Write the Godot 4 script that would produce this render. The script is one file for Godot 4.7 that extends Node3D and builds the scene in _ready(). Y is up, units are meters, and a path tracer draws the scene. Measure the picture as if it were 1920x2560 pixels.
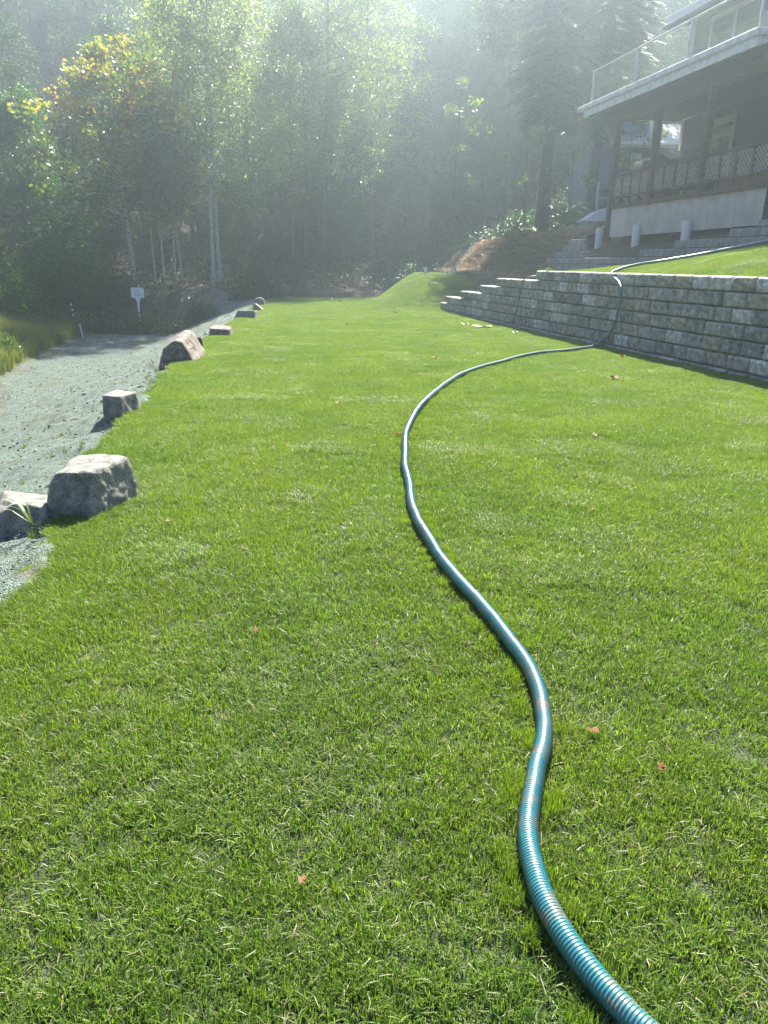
extends Node3D
# A lawn with a long hose, a block wall, a house on its terrace, boulders and a birch wood.
# World: x right, y up, the lawn at y = 0 runs away along -z.  Units are metres.

const HOUSE_TURN := 10.8      # the house front and its terrace run away at this angle to the left
const WALL_TURN := 12.3       # the lower block wall
const WALL_X := 7.5           # distance of the wall face in its own frame
const COURSE := 0.224

var rng := RandomNumberGenerator.new()
var taken := {}
var bumps := FastNoiseLite.new()
var patches := FastNoiseLite.new()
var M := {}                   # materials

# ------------------------------------------------------------------ helpers
class Mb:
	# collects triangles of one mesh: positions, normals, colours
	var v := PackedVector3Array()
	var n := PackedVector3Array()
	var c := PackedColorArray()
	var idx := PackedInt32Array()
	var col := Color(1, 1, 1)
	func vert(p: Vector3, nn: Vector3) -> int:
		v.append(p); n.append(nn); c.append(col)
		return v.size() - 1
	func tri_i(a: int, b: int, d: int) -> void:
		idx.append(a); idx.append(b); idx.append(d)
	func tri(a: Vector3, b: Vector3, d: Vector3) -> void:      # seen from its clockwise side
		var nn := (d - a).cross(b - a).normalized()
		var i := vert(a, nn); vert(b, nn); vert(d, nn)
		tri_i(i, i + 1, i + 2)
	func quad(a: Vector3, b: Vector3, d: Vector3, e: Vector3) -> void:
		var nn := (d - a).cross(b - a).normalized()
		var i := vert(a, nn); vert(b, nn); vert(d, nn); vert(e, nn)
		tri_i(i, i + 1, i + 2); tri_i(i, i + 2, i + 3)
	func face_out(pts: Array, centre: Vector3) -> void:         # a flat convex face turned away from centre
		var a: Vector3 = pts[0]; var b: Vector3 = pts[1]; var d: Vector3 = pts[2]
		var nn := (d - a).cross(b - a).normalized()
		if nn.dot(a - centre) < 0.0:
			pts.reverse()
			nn = -nn
		var first := v.size()
		for p in pts: vert(p, nn)
		for k in range(1, pts.size() - 1): tri_i(first, first + k, first + k + 1)
	func box(at: Vector3, size: Vector3, bevel := 0.0, b := Basis.IDENTITY) -> void:
		var h := size / 2.0
		var e := minf(bevel, minf(h.x, minf(h.y, h.z)) * 0.9)
		var hs := [h.x, h.y, h.z]
		for ax in 3:
			var u := (ax + 1) % 3
			var w := (ax + 2) % 3
			for s in [-1.0, 1.0]:
				var pts := []
				for q in [[-1, -1], [1, -1], [1, 1], [-1, 1]]:
					var p := Vector3.ZERO
					p[ax] = s * hs[ax]; p[u] = q[0] * (hs[u] - e); p[w] = q[1] * (hs[w] - e)
					pts.append(at + b * p)
				face_out(pts, at)
				if e > 0.0:
					for s2 in [-1.0, 1.0]:       # the bevel between faces ax and u
						var pe := []
						for q in [[0, -1], [1, -1], [1, 1], [0, 1]]:
							var p := Vector3.ZERO
							p[ax] = s * (hs[ax] - (e if q[0] == 1 else 0.0))
							p[u] = s2 * (hs[u] - (0.0 if q[0] == 1 else e))
							p[w] = q[1] * (hs[w] - e)
							pe.append(at + b * p)
						face_out(pe, at)
		if e > 0.0:
			for sx in [-1.0, 1.0]:
				for sy in [-1.0, 1.0]:
					for sz in [-1.0, 1.0]:
						face_out([at + b * Vector3(sx * h.x, sy * (h.y - e), sz * (h.z - e)), at + b * Vector3(sx * (h.x - e), sy * h.y, sz * (h.z - e)), at + b * Vector3(sx * (h.x - e), sy * (h.y - e), sz * h.z)], at)
	func bar(a: Vector3, d: Vector3, w: float, t: float, bevel := 0.0, up := Vector3.UP) -> void:
		var z := (d - a).normalized()
		var x := up.cross(z).normalized()
		var y := z.cross(x)
		box((a + d) / 2.0, Vector3(w, t, a.distance_to(d)), bevel, Basis(x, y, z))
	func tube(path: PackedVector3Array, radii: PackedFloat32Array, sides := 8, closed := true) -> void:
		var first := v.size()
		var side := Vector3.RIGHT
		for k in path.size():
			var t := (path[mini(k + 1, path.size() - 1)] - path[maxi(k - 1, 0)]).normalized()
			if k == 0:
				side = t.cross(Vector3(0.31, 0.17, 0.94)).normalized()
			side = (side - t * side.dot(t)).normalized()
			var up := t.cross(side)
			for s in sides + 1:
				var a := TAU * s / sides
				var d := side * cos(a) + up * sin(a)
				vert(path[k] + d * radii[k], d)
		for k in path.size() - 1:
			for s in sides:
				var i := first + k * (sides + 1) + s
				var j := i + sides + 1
				tri_i(i, j, i + 1); tri_i(i + 1, j, j + 1)
		if closed:
			for e in [0, path.size() - 1]:
				var t: Vector3 = (path[0] - path[1]).normalized() if e == 0 else (path[e] - path[e - 1]).normalized()
				var m := vert(path[e], t)
				var ring := []
				for s in sides: ring.append(vert(v[first + e * (sides + 1) + s], t))
				for s in sides:
					if e == 0: tri_i(m, ring[s], ring[(s + 1) % sides])
					else: tri_i(m, ring[(s + 1) % sides], ring[s])
	func grid(nu: int, nv: int, at: Callable, shade = null) -> void:      # at(i, j) -> point; normals from the grid itself
		var first := v.size()
		for j in nv + 1:
			for i in nu + 1:
				if shade != null: col = shade.call(i, j)
				vert(at.call(i, j), Vector3.UP)
		for j in nv + 1:
			for i in nu + 1:
				var a := v[first + j * (nu + 1) + mini(i + 1, nu)] - v[first + j * (nu + 1) + maxi(i - 1, 0)]
				var b := v[first + mini(j + 1, nv) * (nu + 1) + i] - v[first + maxi(j - 1, 0) * (nu + 1) + i]
				n[first + j * (nu + 1) + i] = a.cross(b).normalized()
		for j in nv:
			for i in nu:
				var p := first + j * (nu + 1) + i
				var q := p + nu + 1
				var flip := (v[p + 1] - v[p]).cross(v[q] - v[p]).dot(n[p]) > 0.0
				if flip: tri_i(p, q, p + 1); tri_i(p + 1, q, q + 1)
				else: tri_i(p, p + 1, q); tri_i(p + 1, q + 1, q)
		col = Color(1, 1, 1)
	func flip_normals_up() -> void:
		for k in n.size():
			if n[k].y < 0.0: n[k] = -n[k]
	func mesh() -> ArrayMesh:
		for k in range(0, idx.size(), 3):      # wind every triangle the way its normals look
			var p := idx[k]
			var q := idx[k + 1]
			var r := idx[k + 2]
			if (v[r] - v[p]).cross(v[q] - v[p]).dot(n[p] + n[q] + n[r]) < 0.0:
				idx[k + 1] = r
				idx[k + 2] = q
		var a := []
		a.resize(Mesh.ARRAY_MAX)
		a[Mesh.ARRAY_VERTEX] = v; a[Mesh.ARRAY_NORMAL] = n; a[Mesh.ARRAY_COLOR] = c; a[Mesh.ARRAY_INDEX] = idx
		var m := ArrayMesh.new()
		m.add_surface_from_arrays(Mesh.PRIMITIVE_TRIANGLES, a)
		return m


func numbered(parent: Node, called: String) -> String:
	var key := str(parent.get_instance_id()) + "/" + called
	var k: int = taken.get(key, 0)
	taken[key] = k + 1
	return called if k == 0 else "%s_%03d" % [called, k]


func tag(o: Node, label := "", category := "", group := "", kind := "") -> void:
	if label: o.set_meta("label", label)
	if category: o.set_meta("category", category)
	if group: o.set_meta("group", group)
	if kind: o.set_meta("kind", kind)


func base(called: String, at: Vector3, label: String, category: String, group := "", turn := 0.0) -> Node3D:
	var o := Node3D.new()
	o.name = numbered(self, called)
	add_child(o, true)
	o.position = at
	o.rotation.y = turn
	tag(o, label, category, group)
	return o


func put(mesh: Mesh, called: String, m: Material, parent: Node3D = null, xf := Transform3D.IDENTITY) -> MeshInstance3D:
	var o := MeshInstance3D.new()
	o.mesh = mesh
	o.material_override = m
	var p: Node = parent if parent else self
	o.name = numbered(p, called)
	p.add_child(o, true)
	o.transform = xf
	return o


func scatter(mesh: Mesh, called: String, m: Material, where: Array, tints: Array, parent: Node3D = null) -> MultiMeshInstance3D:
	var mm := MultiMesh.new()
	mm.transform_format = MultiMesh.TRANSFORM_3D
	mm.use_colors = true
	mm.mesh = mesh
	mm.instance_count = where.size()
	for k in where.size():
		mm.set_instance_transform(k, where[k])
		mm.set_instance_color(k, tints[k])
	var o := MultiMeshInstance3D.new()
	o.multimesh = mm
	o.material_override = m
	var p: Node = parent if parent else self
	o.name = numbered(p, called)
	p.add_child(o, true)
	o.set_meta("kind", "stuff")
	return o


func rnd(a: float, b: float) -> float:
	return rng.randf_range(a, b)


func ramp(x: float, pts: Array) -> float:
	if x <= pts[0][0]: return pts[0][1]
	for k in range(1, pts.size()):
		if x <= pts[k][0]:
			return lerpf(pts[k - 1][1], pts[k][1], (x - pts[k - 1][0]) / (pts[k][0] - pts[k - 1][0]))
	return pts[-1][1]


func smooth(a: float, b: float, x: float) -> float:
	return smoothstep(a, b, x)


func lin(r: float, g: float, b: float) -> Color:      # a linear base colour as the sRGB colour Godot wants
	return Color(r, g, b).linear_to_srgb()


# ------------------------------------------------------------------ materials
func noise_image(size: int, seed_: int, freq: float, octaves: int, cellular := false) -> Image:
	var f := FastNoiseLite.new()
	f.seed = seed_
	f.frequency = freq
	f.noise_type = FastNoiseLite.TYPE_CELLULAR if cellular else FastNoiseLite.TYPE_SIMPLEX_SMOOTH
	f.fractal_octaves = octaves
	return f.get_seamless_image(size, size)


func tex(size: int, colors: Array, layers: Array) -> ImageTexture:
	# colors: linear ramp of [t, r, g, b]; layers: [image, weight]
	var im := Image.create(size, size, false, Image.FORMAT_RGB8)
	for y in size:
		for x in size:
			var t := 0.0
			for l in layers: t += (l[0].get_pixel(x, y).r - 0.5) * l[1]
			t = clampf(t + 0.5, 0, 1)
			var k := 1
			while k < colors.size() - 1 and t > colors[k][0]: k += 1
			var a: Array = colors[k - 1]
			var b: Array = colors[k]
			var s: float = clampf((t - a[0]) / (b[0] - a[0]), 0, 1)
			im.set_pixel(x, y, Color(lerpf(a[1], b[1], s), lerpf(a[2], b[2], s), lerpf(a[3], b[3], s)).linear_to_srgb())
	return ImageTexture.create_from_image(im)


func plain(c: Color, rough := 0.7, metal := 0.0) -> StandardMaterial3D:
	var m := StandardMaterial3D.new()
	m.albedo_color = c
	m.roughness = rough
	m.metallic = metal
	return m


func surf(t: Texture2D, scale: float, rough := 0.85, height: Texture2D = null, depth := 1.0, world := false) -> StandardMaterial3D:
	var m := plain(Color.WHITE, rough)
	m.albedo_texture = t
	m.uv1_triplanar = true
	m.uv1_world_triplanar = world
	m.uv1_scale = Vector3.ONE * scale
	if height:
		m.heightmap_enabled = true
		m.heightmap_texture = height
		m.heightmap_scale = depth
	return m


func leaf_mat(rough: float, glow: Color, spec := 0.5) -> StandardMaterial3D:
	var m := plain(Color.WHITE, rough)
	m.vertex_color_use_as_albedo = true
	m.cull_mode = BaseMaterial3D.CULL_DISABLED
	m.backlight_enabled = true
	m.backlight = glow
	m.metallic_specular = spec
	return m


func make_materials() -> void:
	var fine := noise_image(512, 11, 0.06, 4)
	var coarse := noise_image(512, 12, 0.012, 4)
	var pits := noise_image(512, 13, 0.045, 2, true)
	var grit := noise_image(512, 14, 0.16, 3)
	var ht := ImageTexture.create_from_image(grit)
	var hc := ImageTexture.create_from_image(fine)
	var hp := ImageTexture.create_from_image(pits)
	M.grass = leaf_mat(0.42, Color(1.0, 1.04, 0.62), 0.5)
	M.leaf = leaf_mat(0.36, Color(1.05, 1.15, 0.65), 0.55)
	M.dull_leaf = leaf_mat(0.55, Color(0.6, 0.72, 0.4), 0.4)
	M.dry = leaf_mat(0.7, Color(0.6, 0.5, 0.35), 0.3)
	M.thatch = surf(tex(512, [[0.0, 0.012, 0.02, 0.005], [0.5, 0.035, 0.055, 0.012], [1.0, 0.09, 0.1, 0.035]], [[fine, 1.0], [coarse, 0.6], [grit, 0.5]]), 1.3, 0.95, ht, 1.2, true)
	M.mulch = surf(tex(512, [[0.0, 0.014, 0.022, 0.018], [0.3, 0.06, 0.08, 0.068], [0.48, 0.12, 0.175, 0.142], [0.75, 0.185, 0.255, 0.207], [1.0, 0.26, 0.31, 0.255]], [[grit, 1.7], [fine, 0.9], [coarse, 0.5]]), 1.1, 0.95, ht, 3.5, true)
	M.mulch.vertex_color_use_as_albedo = true
	M.soil = surf(tex(512, [[0.0, 0.018, 0.014, 0.01], [0.5, 0.05, 0.037, 0.026], [1.0, 0.12, 0.09, 0.06]], [[fine, 1.0], [coarse, 0.8], [grit, 0.5]]), 0.8, 0.95, hc, 4.0, true)
	M.straw_soil = surf(tex(512, [[0.0, 0.03, 0.022, 0.013], [0.45, 0.09, 0.07, 0.042], [0.7, 0.22, 0.175, 0.1], [1.0, 0.36, 0.3, 0.18]], [[fine, 1.0], [coarse, 0.5], [grit, 0.9]]), 1.1, 0.95, ht, 3.0, true)
	M.granite = surf(tex(512, [[0.0, 0.07, 0.068, 0.058], [0.4, 0.165, 0.16, 0.14], [0.65, 0.25, 0.245, 0.215], [1.0, 0.36, 0.345, 0.3]], [[fine, 0.8], [coarse, 0.9], [grit, 0.55]]), 1.6, 0.8, ht, 0.8)
	M.red_rock = surf(tex(512, [[0.0, 0.07, 0.055, 0.045], [0.4, 0.155, 0.125, 0.105], [0.7, 0.24, 0.2, 0.17], [1.0, 0.34, 0.3, 0.26]], [[fine, 0.9], [coarse, 1.0], [grit, 0.5]]), 1.3, 0.85, ht, 1.0)
	M.block = []
	var hb := ImageTexture.create_from_image(fine)
	for k in 5:
		var g: Array = [[0.3, 0.285, 0.25], [0.19, 0.182, 0.163], [0.39, 0.378, 0.345], [0.25, 0.243, 0.215], [0.29, 0.255, 0.205]][k]
		var m := surf(tex(256, [[0.0, g[0] * 0.45, g[1] * 0.45, g[2] * 0.42], [0.45, g[0], g[1], g[2]], [0.72, g[0] * 1.25, g[1] * 1.28, g[2] * 1.3], [1.0, g[0] * 2.1, g[1] * 2.2, g[2] * 2.3]], [[noise_image(256, 40 + k, 0.02, 4), 1.2], [noise_image(256, 60 + k, 0.12, 3), 0.45]]), 1.0 + 0.13 * k, 0.9, hb, 0.9)
		m.uv1_world_triplanar = true
		M.block.append(m)
	M.timber = surf(tex(512, [[0.0, 0.12, 0.125, 0.12], [0.5, 0.235, 0.24, 0.23], [1.0, 0.36, 0.36, 0.34]], [[fine, 0.6], [coarse, 0.9], [grit, 0.3]]), 0.7, 0.9, ht, 0.5, true)
	M.white = plain(lin(0.68, 0.68, 0.65), 0.55)
	M.fascia = surf(tex(256, [[0.0, 0.42, 0.44, 0.4], [0.6, 0.62, 0.64, 0.6], [1.0, 0.7, 0.7, 0.66]], [[noise_image(256, 71, 0.02, 4), 1.0]]), 0.5, 0.5)
	M.brown = surf(tex(256, [[0.0, 0.05, 0.025, 0.015], [0.5, 0.09, 0.042, 0.025], [1.0, 0.13, 0.065, 0.04]], [[noise_image(256, 72, 0.03, 4), 1.0]]), 1.1, 0.7)
	M.brown_dark = plain(lin(0.03, 0.02, 0.016), 0.8)
	M.lattice = plain(lin(0.46, 0.38, 0.31), 0.7)
	M.skirt = surf(tex(256, [[0.0, 0.36, 0.315, 0.28], [0.5, 0.45, 0.4, 0.355], [1.0, 0.52, 0.47, 0.42]], [[noise_image(256, 73, 0.015, 4), 0.9]]), 0.4, 0.8)
	M.skirt_pale = plain(lin(0.56, 0.51, 0.45), 0.8)
	M.siding = plain(lin(0.075, 0.095, 0.115), 0.65)
	M.blue_siding = plain(lin(0.13, 0.2, 0.27), 0.65)
	M.cream = plain(lin(0.6, 0.56, 0.46), 0.7)
	M.roof = plain(lin(0.2, 0.2, 0.2), 0.85)
	M.pale_roof = plain(lin(0.34, 0.33, 0.3), 0.8)
	M.metal_blue = plain(lin(0.42, 0.52, 0.66), 0.4, 0.2)
	M.metal = plain(lin(0.6, 0.6, 0.6), 0.35, 0.6)
	M.glass = plain(Color(0.9, 0.97, 0.96, 0.04), 0.02)
	M.glass.transparency = BaseMaterial3D.TRANSPARENCY_ALPHA
	M.dark_glass = plain(lin(0.02, 0.025, 0.03), 0.04)
	M.dark_glass.metallic_specular = 0.9
	M.dark_glass.clearcoat_enabled = true
	M.dark_glass.clearcoat = 1.0
	M.dark_glass.clearcoat_roughness = 0.02
	M.black = plain(lin(0.015, 0.015, 0.017), 0.5)
	M.maroon = plain(lin(0.16, 0.03, 0.04), 0.6)
	M.print_dark = plain(lin(0.04, 0.045, 0.07), 0.6)
	M.print_red = plain(lin(0.3, 0.07, 0.08), 0.6)
	M.bark = surf(tex(256, [[0.0, 0.016, 0.012, 0.009], [0.5, 0.05, 0.038, 0.03], [1.0, 0.11, 0.085, 0.068]], [[noise_image(256, 74, 0.05, 3), 1.2]]), 1.5, 0.9, hc, 3.0, true)
	M.grey_bark = surf(tex(256, [[0.0, 0.04, 0.036, 0.03], [0.5, 0.13, 0.12, 0.1], [1.0, 0.24, 0.22, 0.19]], [[noise_image(256, 75, 0.04, 3), 1.2]]), 1.2, 0.9, hc, 2.0, true)
	M.birch_bark = surf(tex(256, [[0.0, 0.03, 0.028, 0.025], [0.28, 0.22, 0.2, 0.17], [0.45, 0.42, 0.4, 0.36], [1.0, 0.55, 0.53, 0.48]], [[noise_image(256, 76, 0.03, 3), 1.5]]), 1.6, 0.7, null, 1.0, true)
	M.hose = surf(tex(512, [[0.0, 0.01, 0.1, 0.12], [0.55, 0.014, 0.125, 0.145], [0.7, 0.03, 0.15, 0.165], [0.78, 0.12, 0.085, 0.055], [1.0, 0.2, 0.15, 0.1]], [[noise_image(512, 77, 0.02, 5), 1.25], [grit, 0.45]]), 0.9, 0.33, null, 1.0, true)
	M.hose.metallic_specular = 0.7
	M.thin_hose = plain(lin(0.02, 0.035, 0.03), 0.35)


# ------------------------------------------------------------------ the lie of the land
const LEFT_EDGE := [[-4.0, -1.15], [1.0, -1.35], [3.04, -1.74], [3.56, -1.81], [4.09, -1.93], [6.1, -2.4], [7.76, -2.66], [11.5, -3.22], [16.0, -3.73], [20.8, -4.1], [25.4, -4.46], [28.5, -4.86], [33.0, -5.37], [36.0, -5.9], [60.0, -9.0]]

func x_left(z: float) -> float:
	return ramp(-z, LEFT_EDGE) + bumps.get_noise_2d(0, z * 9.0) * 0.07


func house_xz(x: float, z: float) -> Vector2:       # (across, along) in the house's frame
	var a := deg_to_rad(HOUSE_TURN)
	return Vector2(x * cos(a) - z * sin(a), z * cos(a) + x * sin(a))


func wall_xz(x: float, z: float) -> Vector2:
	var a := deg_to_rad(WALL_TURN)
	return Vector2(x * cos(a) - z * sin(a), z * cos(a) + x * sin(a))


func from_frame(turn: float, across: float, along: float) -> Vector2:
	var a := deg_to_rad(turn)
	return Vector2(across * cos(a) + along * sin(a), along * cos(a) - across * sin(a))


func x_right(z: float) -> float:                    # right edge of the lower lawn
	var a := deg_to_rad(WALL_TURN)
	var by_wall := (WALL_X - 0.16 + z * sin(a)) / cos(a)
	var b := deg_to_rad(HOUSE_TURN)
	var by_bank := (9.85 + z * sin(b)) / cos(b)
	return lerpf(by_wall, by_bank, smooth(25.5, 27.2, -z))


func lawn_y(x: float, z: float) -> float:
	var mound := 1.13 * smooth(-1.0, 1.15, x + 0.12 * (z + 31.0)) * smooth(25.2, 32.6, -z)
	return mound + bumps.get_noise_2d(x * 4.0, z * 4.0) * 0.02


func bank_rise(across: float) -> float:
	return 1.02 + 1.5 * smooth(9.75, 11.8, across) + minf(3.0, 0.22 * maxf(0.0, across - 11.8))


func basin_width(z: float) -> float:
	return ramp(-z, [[5.0, 3.9], [14.0, 4.1], [18.5, 5.3], [27.0, 6.4], [34.0, 6.6]])


func mulch_width(z: float) -> float:                # the mulch stops at the basin's far end and follows the bank beyond it
	return lerpf(basin_width(z) + 1.5, 3.6, smooth(28.0, 30.0, -z))


func ground_y(x: float, z: float) -> float:
	var d := x_left(z) - x
	var y := ramp(-z, [[34.0, 0.0], [36.0, 0.25], [44.0, 1.5], [50.0, 3.8], [60.0, 8.5], [90.0, 22.0], [150.0, 44.0]])
	if d > 0.0:
		var w := basin_width(z)
		var f := 1.0 - smooth(29.0, 36.0, -z)
		y -= 1.2 * clampf(d / 3.4, 0.0, 1.0) * f
		y += 0.26 * clampf(d - w, 0.0, 7.0) + 0.42 * maxf(0.0, d - w - 7.0)
		y = minf(y, 44.0)
		y -= 0.5 * maxf(0.0, d - 28.0)                # the hill ends on the far left
	y = maxf(y, lawn_y(x, z)) if -z > 26.0 and -z < 40.0 and d < 0.0 else y
	var h := house_xz(x, z)
	if h.y < -24.0 and h.x > 9.2:
		y = maxf(y, bank_rise(h.x))
	return y + bumps.get_noise_2d(x * 3.0 + 40.0, z * 3.0) * 0.08


func upper_y(x: float, z: float) -> float:          # the lawn above the wall
	var h := house_xz(x, z)
	var t := clampf((wall_xz(x, z).x - 7.62) / 2.7, 0.0, 1.2)
	return 1.345 + t * clampf(0.1 * (h.y + 19.6), -0.12, 0.95) + bumps.get_noise_2d(x * 4.0, z * 4.0) * 0.02


func upper_normal(f: Callable, x: float, z: float) -> Vector3:
	var e := 0.15
	return Vector3(f.call(x - e, z) - f.call(x + e, z), 2.0 * e, f.call(x, z - e) - f.call(x, z + e)).normalized()


# ------------------------------------------------------------------ ground sheets
func make_ground() -> void:
	# the wood's floor, one sheet out to the horizon, lowered where other sheets lie on it
	var xs := PackedFloat32Array()
	var zs := PackedFloat32Array()
	var x := -120.0
	while x < 120.0:
		xs.append(x)
		x += 0.5 if absf(x) < 26.0 else 4.0
	var z := -130.0
	while z < 60.0:
		zs.append(z)
		z += 0.5 if z > -62.0 and z < 2.0 else 4.0
	var g := Mb.new()
	g.grid(xs.size() - 1, zs.size() - 1, func(i: int, j: int) -> Vector3:
		var px := xs[i]
		var pz := zs[j]
		var y := ground_y(px, pz)
		var d := x_left(pz) - px
		var h := house_xz(px, pz)
		if -pz < 35.2 and d < minf(basin_width(pz) + 0.6, mulch_width(pz) - 0.5) and h.x < 9.3: y -= 0.4
		if h.y > -25.0 and h.x > 7.0: y = -0.6
		return Vector3(px, y, pz))
	g.flip_normals_up()
	tag(put(g.mesh(), "forest_floor", M.soil), "brown soil floor of the wood and hillside behind the lawn", "ground", "", "structure")

	# the lawn's soil under its blades
	var rows := PackedFloat32Array()
	z = 3.0
	while z > -36.4:
		rows.append(z)
		z -= 0.3
	var l := Mb.new()
	l.grid(40, rows.size() - 1, func(i: int, j: int) -> Vector3:
		var pz := rows[j]
		var px := lerpf(x_left(pz) - 0.02, x_right(pz) + 0.25, i / 40.0)
		return Vector3(px, lawn_y(px, pz) - 0.032, pz))
	l.flip_normals_up()
	tag(put(l.mesh(), "lawn_soil", M.thatch), "dark thatch and soil between the blades of the mown lawn", "ground", "", "structure")

	# the bank and the basin floor sprayed with pale green mulch
	rows.clear()
	z = -1.6
	while z > -36.2:
		rows.append(z)
		z -= 0.013 * -z + 0.012
	var rough := FastNoiseLite.new()
	rough.seed = 5
	rough.frequency = 2.6
	rough.fractal_octaves = 4
	var b := Mb.new()
	b.grid(130, rows.size() - 1, func(i: int, j: int) -> Vector3:
		var pz := rows[j]
		var d := lerpf(-0.12, mulch_width(pz), pow(i / 130.0, 1.25))
		var px := x_left(pz) - d
		var slope := 1.0 - smooth(2.7, 3.7, d)
		var y := ground_y(px, pz) + 0.015 + rough.get_noise_2d(px, pz) * (0.012 + 0.026 * slope)
		var rill := rough.get_noise_2d(px * 0.25, pz * 0.9) * 0.05 * slope * smooth(7.0, 13.0, -pz)
		return Vector3(px, y + rill - 0.045 * smooth(0.5, 0.05, d) - 0.06 * smooth(0.05, -0.12, d), pz),
	func(i: int, j: int) -> Color:
		var pz := rows[j]
		var d := lerpf(-0.12, mulch_width(pz), pow(i / 130.0, 1.25))
		var px := x_left(pz) - d
		# bare brown earth where the mulch ends, and blotches where it was sprayed thin
		var bare := smooth(0.0, 0.5, d - mulch_width(pz) + 1.7 + patches.get_noise_2d(px * 7.0, pz * 7.0) * 0.7)
		bare = maxf(bare, 0.7 * smooth(0.22, 0.45, patches.get_noise_2d(px * 3.0 + 90.0, pz * 5.0)))
		return Color(1, 1, 1).lerp(Color(0.85, 0.6, 0.42), bare))
	b.flip_normals_up()
	tag(put(b.mesh(), "mulched_bank", M.mulch), "bank and basin floor covered in pale green seeding mulch", "bank", "", "structure")

	# soil of the upper lawn, the fill behind the stepped end of the wall, and the slope under the deck
	var u := Mb.new()
	u.grid(14, 60, func(i: int, j: int) -> Vector3:
		var along := -18.6 + 16.0 * j / 60.0
		var p := from_frame(HOUSE_TURN, lerpf(7.55, 10.42, i / 14.0), along)
		var wx := wall_xz(p.x, p.y).x
		if wx < 7.66:
			p.x += (7.66 - wx)
		return Vector3(p.x, upper_y(p.x, p.y) - 0.03, p.y))
	u.flip_normals_up()
	tag(put(u.mesh(), "upper_lawn_soil", M.thatch), "soil of the raised lawn above the block wall", "ground", "", "structure")
	var f := Mb.new()
	f.grid(12, 36, func(i: int, j: int) -> Vector3:
		var along := -26.6 + 9.6 * j / 36.0
		var t := i / 12.0
		var p := from_frame(WALL_TURN, lerpf(7.66, 10.75, t), along)
		var y0 := ramp(along, [[-26.6, 0.02], [-25.6, 0.12], [-24.6, 0.32], [-23.0, 0.55], [-21.2, 0.8], [-19.9, 0.98], [-17.2, 1.22]])
		return Vector3(p.x, lerpf(y0, 1.22, smooth(0.0, 1.0, t)) + bumps.get_noise_2d(p.x * 6.0, p.y * 6.0) * 0.05, p.y))
	f.flip_normals_up()
	tag(put(f.mesh(), "terrace_soil", M.soil), "brown soil behind the stepped end of the block wall", "ground", "", "structure")
	var across := [10.5, 10.56, 10.9, 11.3, 11.7, 12.3, 13.0, 14.5, 18.0, 26.0, 60.0]
	var s := Mb.new()
	s.grid(across.size() - 1, 56, func(i: int, j: int) -> Vector3:
		var along := -25.6 + 28.0 * j / 56.0
		var p := from_frame(HOUSE_TURN, across[i], along)
		var y := ramp(across[i], [[10.5, 1.7], [10.9, 1.88], [11.7, 2.12], [12.3, 2.5], [18.0, 2.9], [60.0, 3.4]])
		y += ramp(along, [[-22.0, -0.05], [-18.5, 0.1], [-15.0, 0.3]]) * smooth(12.5, 11.2, across[i])
		if across[i] < 10.55: y = 1.0
		return Vector3(p.x, y + bumps.get_noise_2d(p.x * 6.0, p.y * 6.0) * 0.06, p.y))
	s.flip_normals_up()
	tag(put(s.mesh(), "terrace_slope", M.soil), "bare brown soil slope under the deck of the house", "ground", "", "structure")
	# the straw-covered bank beyond the terrace
	var k := Mb.new()
	k.grid(70, 120, func(i: int, j: int) -> Vector3:
		var along := -39.0 + 14.4 * j / 120.0
		var p := from_frame(HOUSE_TURN, lerpf(9.0, 14.0, i / 70.0), along)
		var h := maxf(bank_rise(lerpf(9.0, 14.0, i / 70.0)), ground_y(p.x, p.y)) + 0.02 + bumps.get_noise_2d(p.x * 12.0, p.y * 12.0) * 0.16 + bumps.get_noise_2d(p.x * 40.0, p.y * 40.0) * 0.05
		if i == 0 or j == 0: h -= 0.5
		return Vector3(p.x, h, p.y))
	k.flip_normals_up()
	tag(put(k.mesh(), "straw_bank", M.straw_soil), "brown bank littered with straw between the mound and the house", "bank", "", "structure")


# ------------------------------------------------------------------ grass
func blade(g: Mb, at: Vector3, yaw: float, h: float, w: float, lean: float, curl: float, c: Color) -> void:
	var dir := Vector3(cos(yaw), 0, sin(yaw))
	var side := Vector3(-dir.z, 0, dir.x)
	var a1 := lean
	var a2 := lean + curl
	var p1 := at + (Vector3.UP * cos(a1) + dir * sin(a1)) * h * 0.55
	var p2 := p1 + (Vector3.UP * cos(a2) + dir * sin(a2)) * h * 0.45
	var n1 := (dir * cos(a1) - Vector3.UP * sin(a1))
	var n2 := (dir * cos(a2) - Vector3.UP * sin(a2))
	g.col = c
	var i := g.vert(at - side * w * 0.5, (n1 - side * 0.35).normalized())
	g.vert(at + side * w * 0.5, (n1 + side * 0.35).normalized())
	g.vert(p1 - side * w * 0.42, (n1 + n2 - side * 0.5).normalized())
	g.vert(p1 + side * w * 0.42, (n1 + n2 + side * 0.5).normalized())
	g.vert(p2, n2)
	g.tri_i(i, i + 2, i + 1); g.tri_i(i + 1, i + 2, i + 3); g.tri_i(i + 2, i + 4, i + 3)


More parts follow.
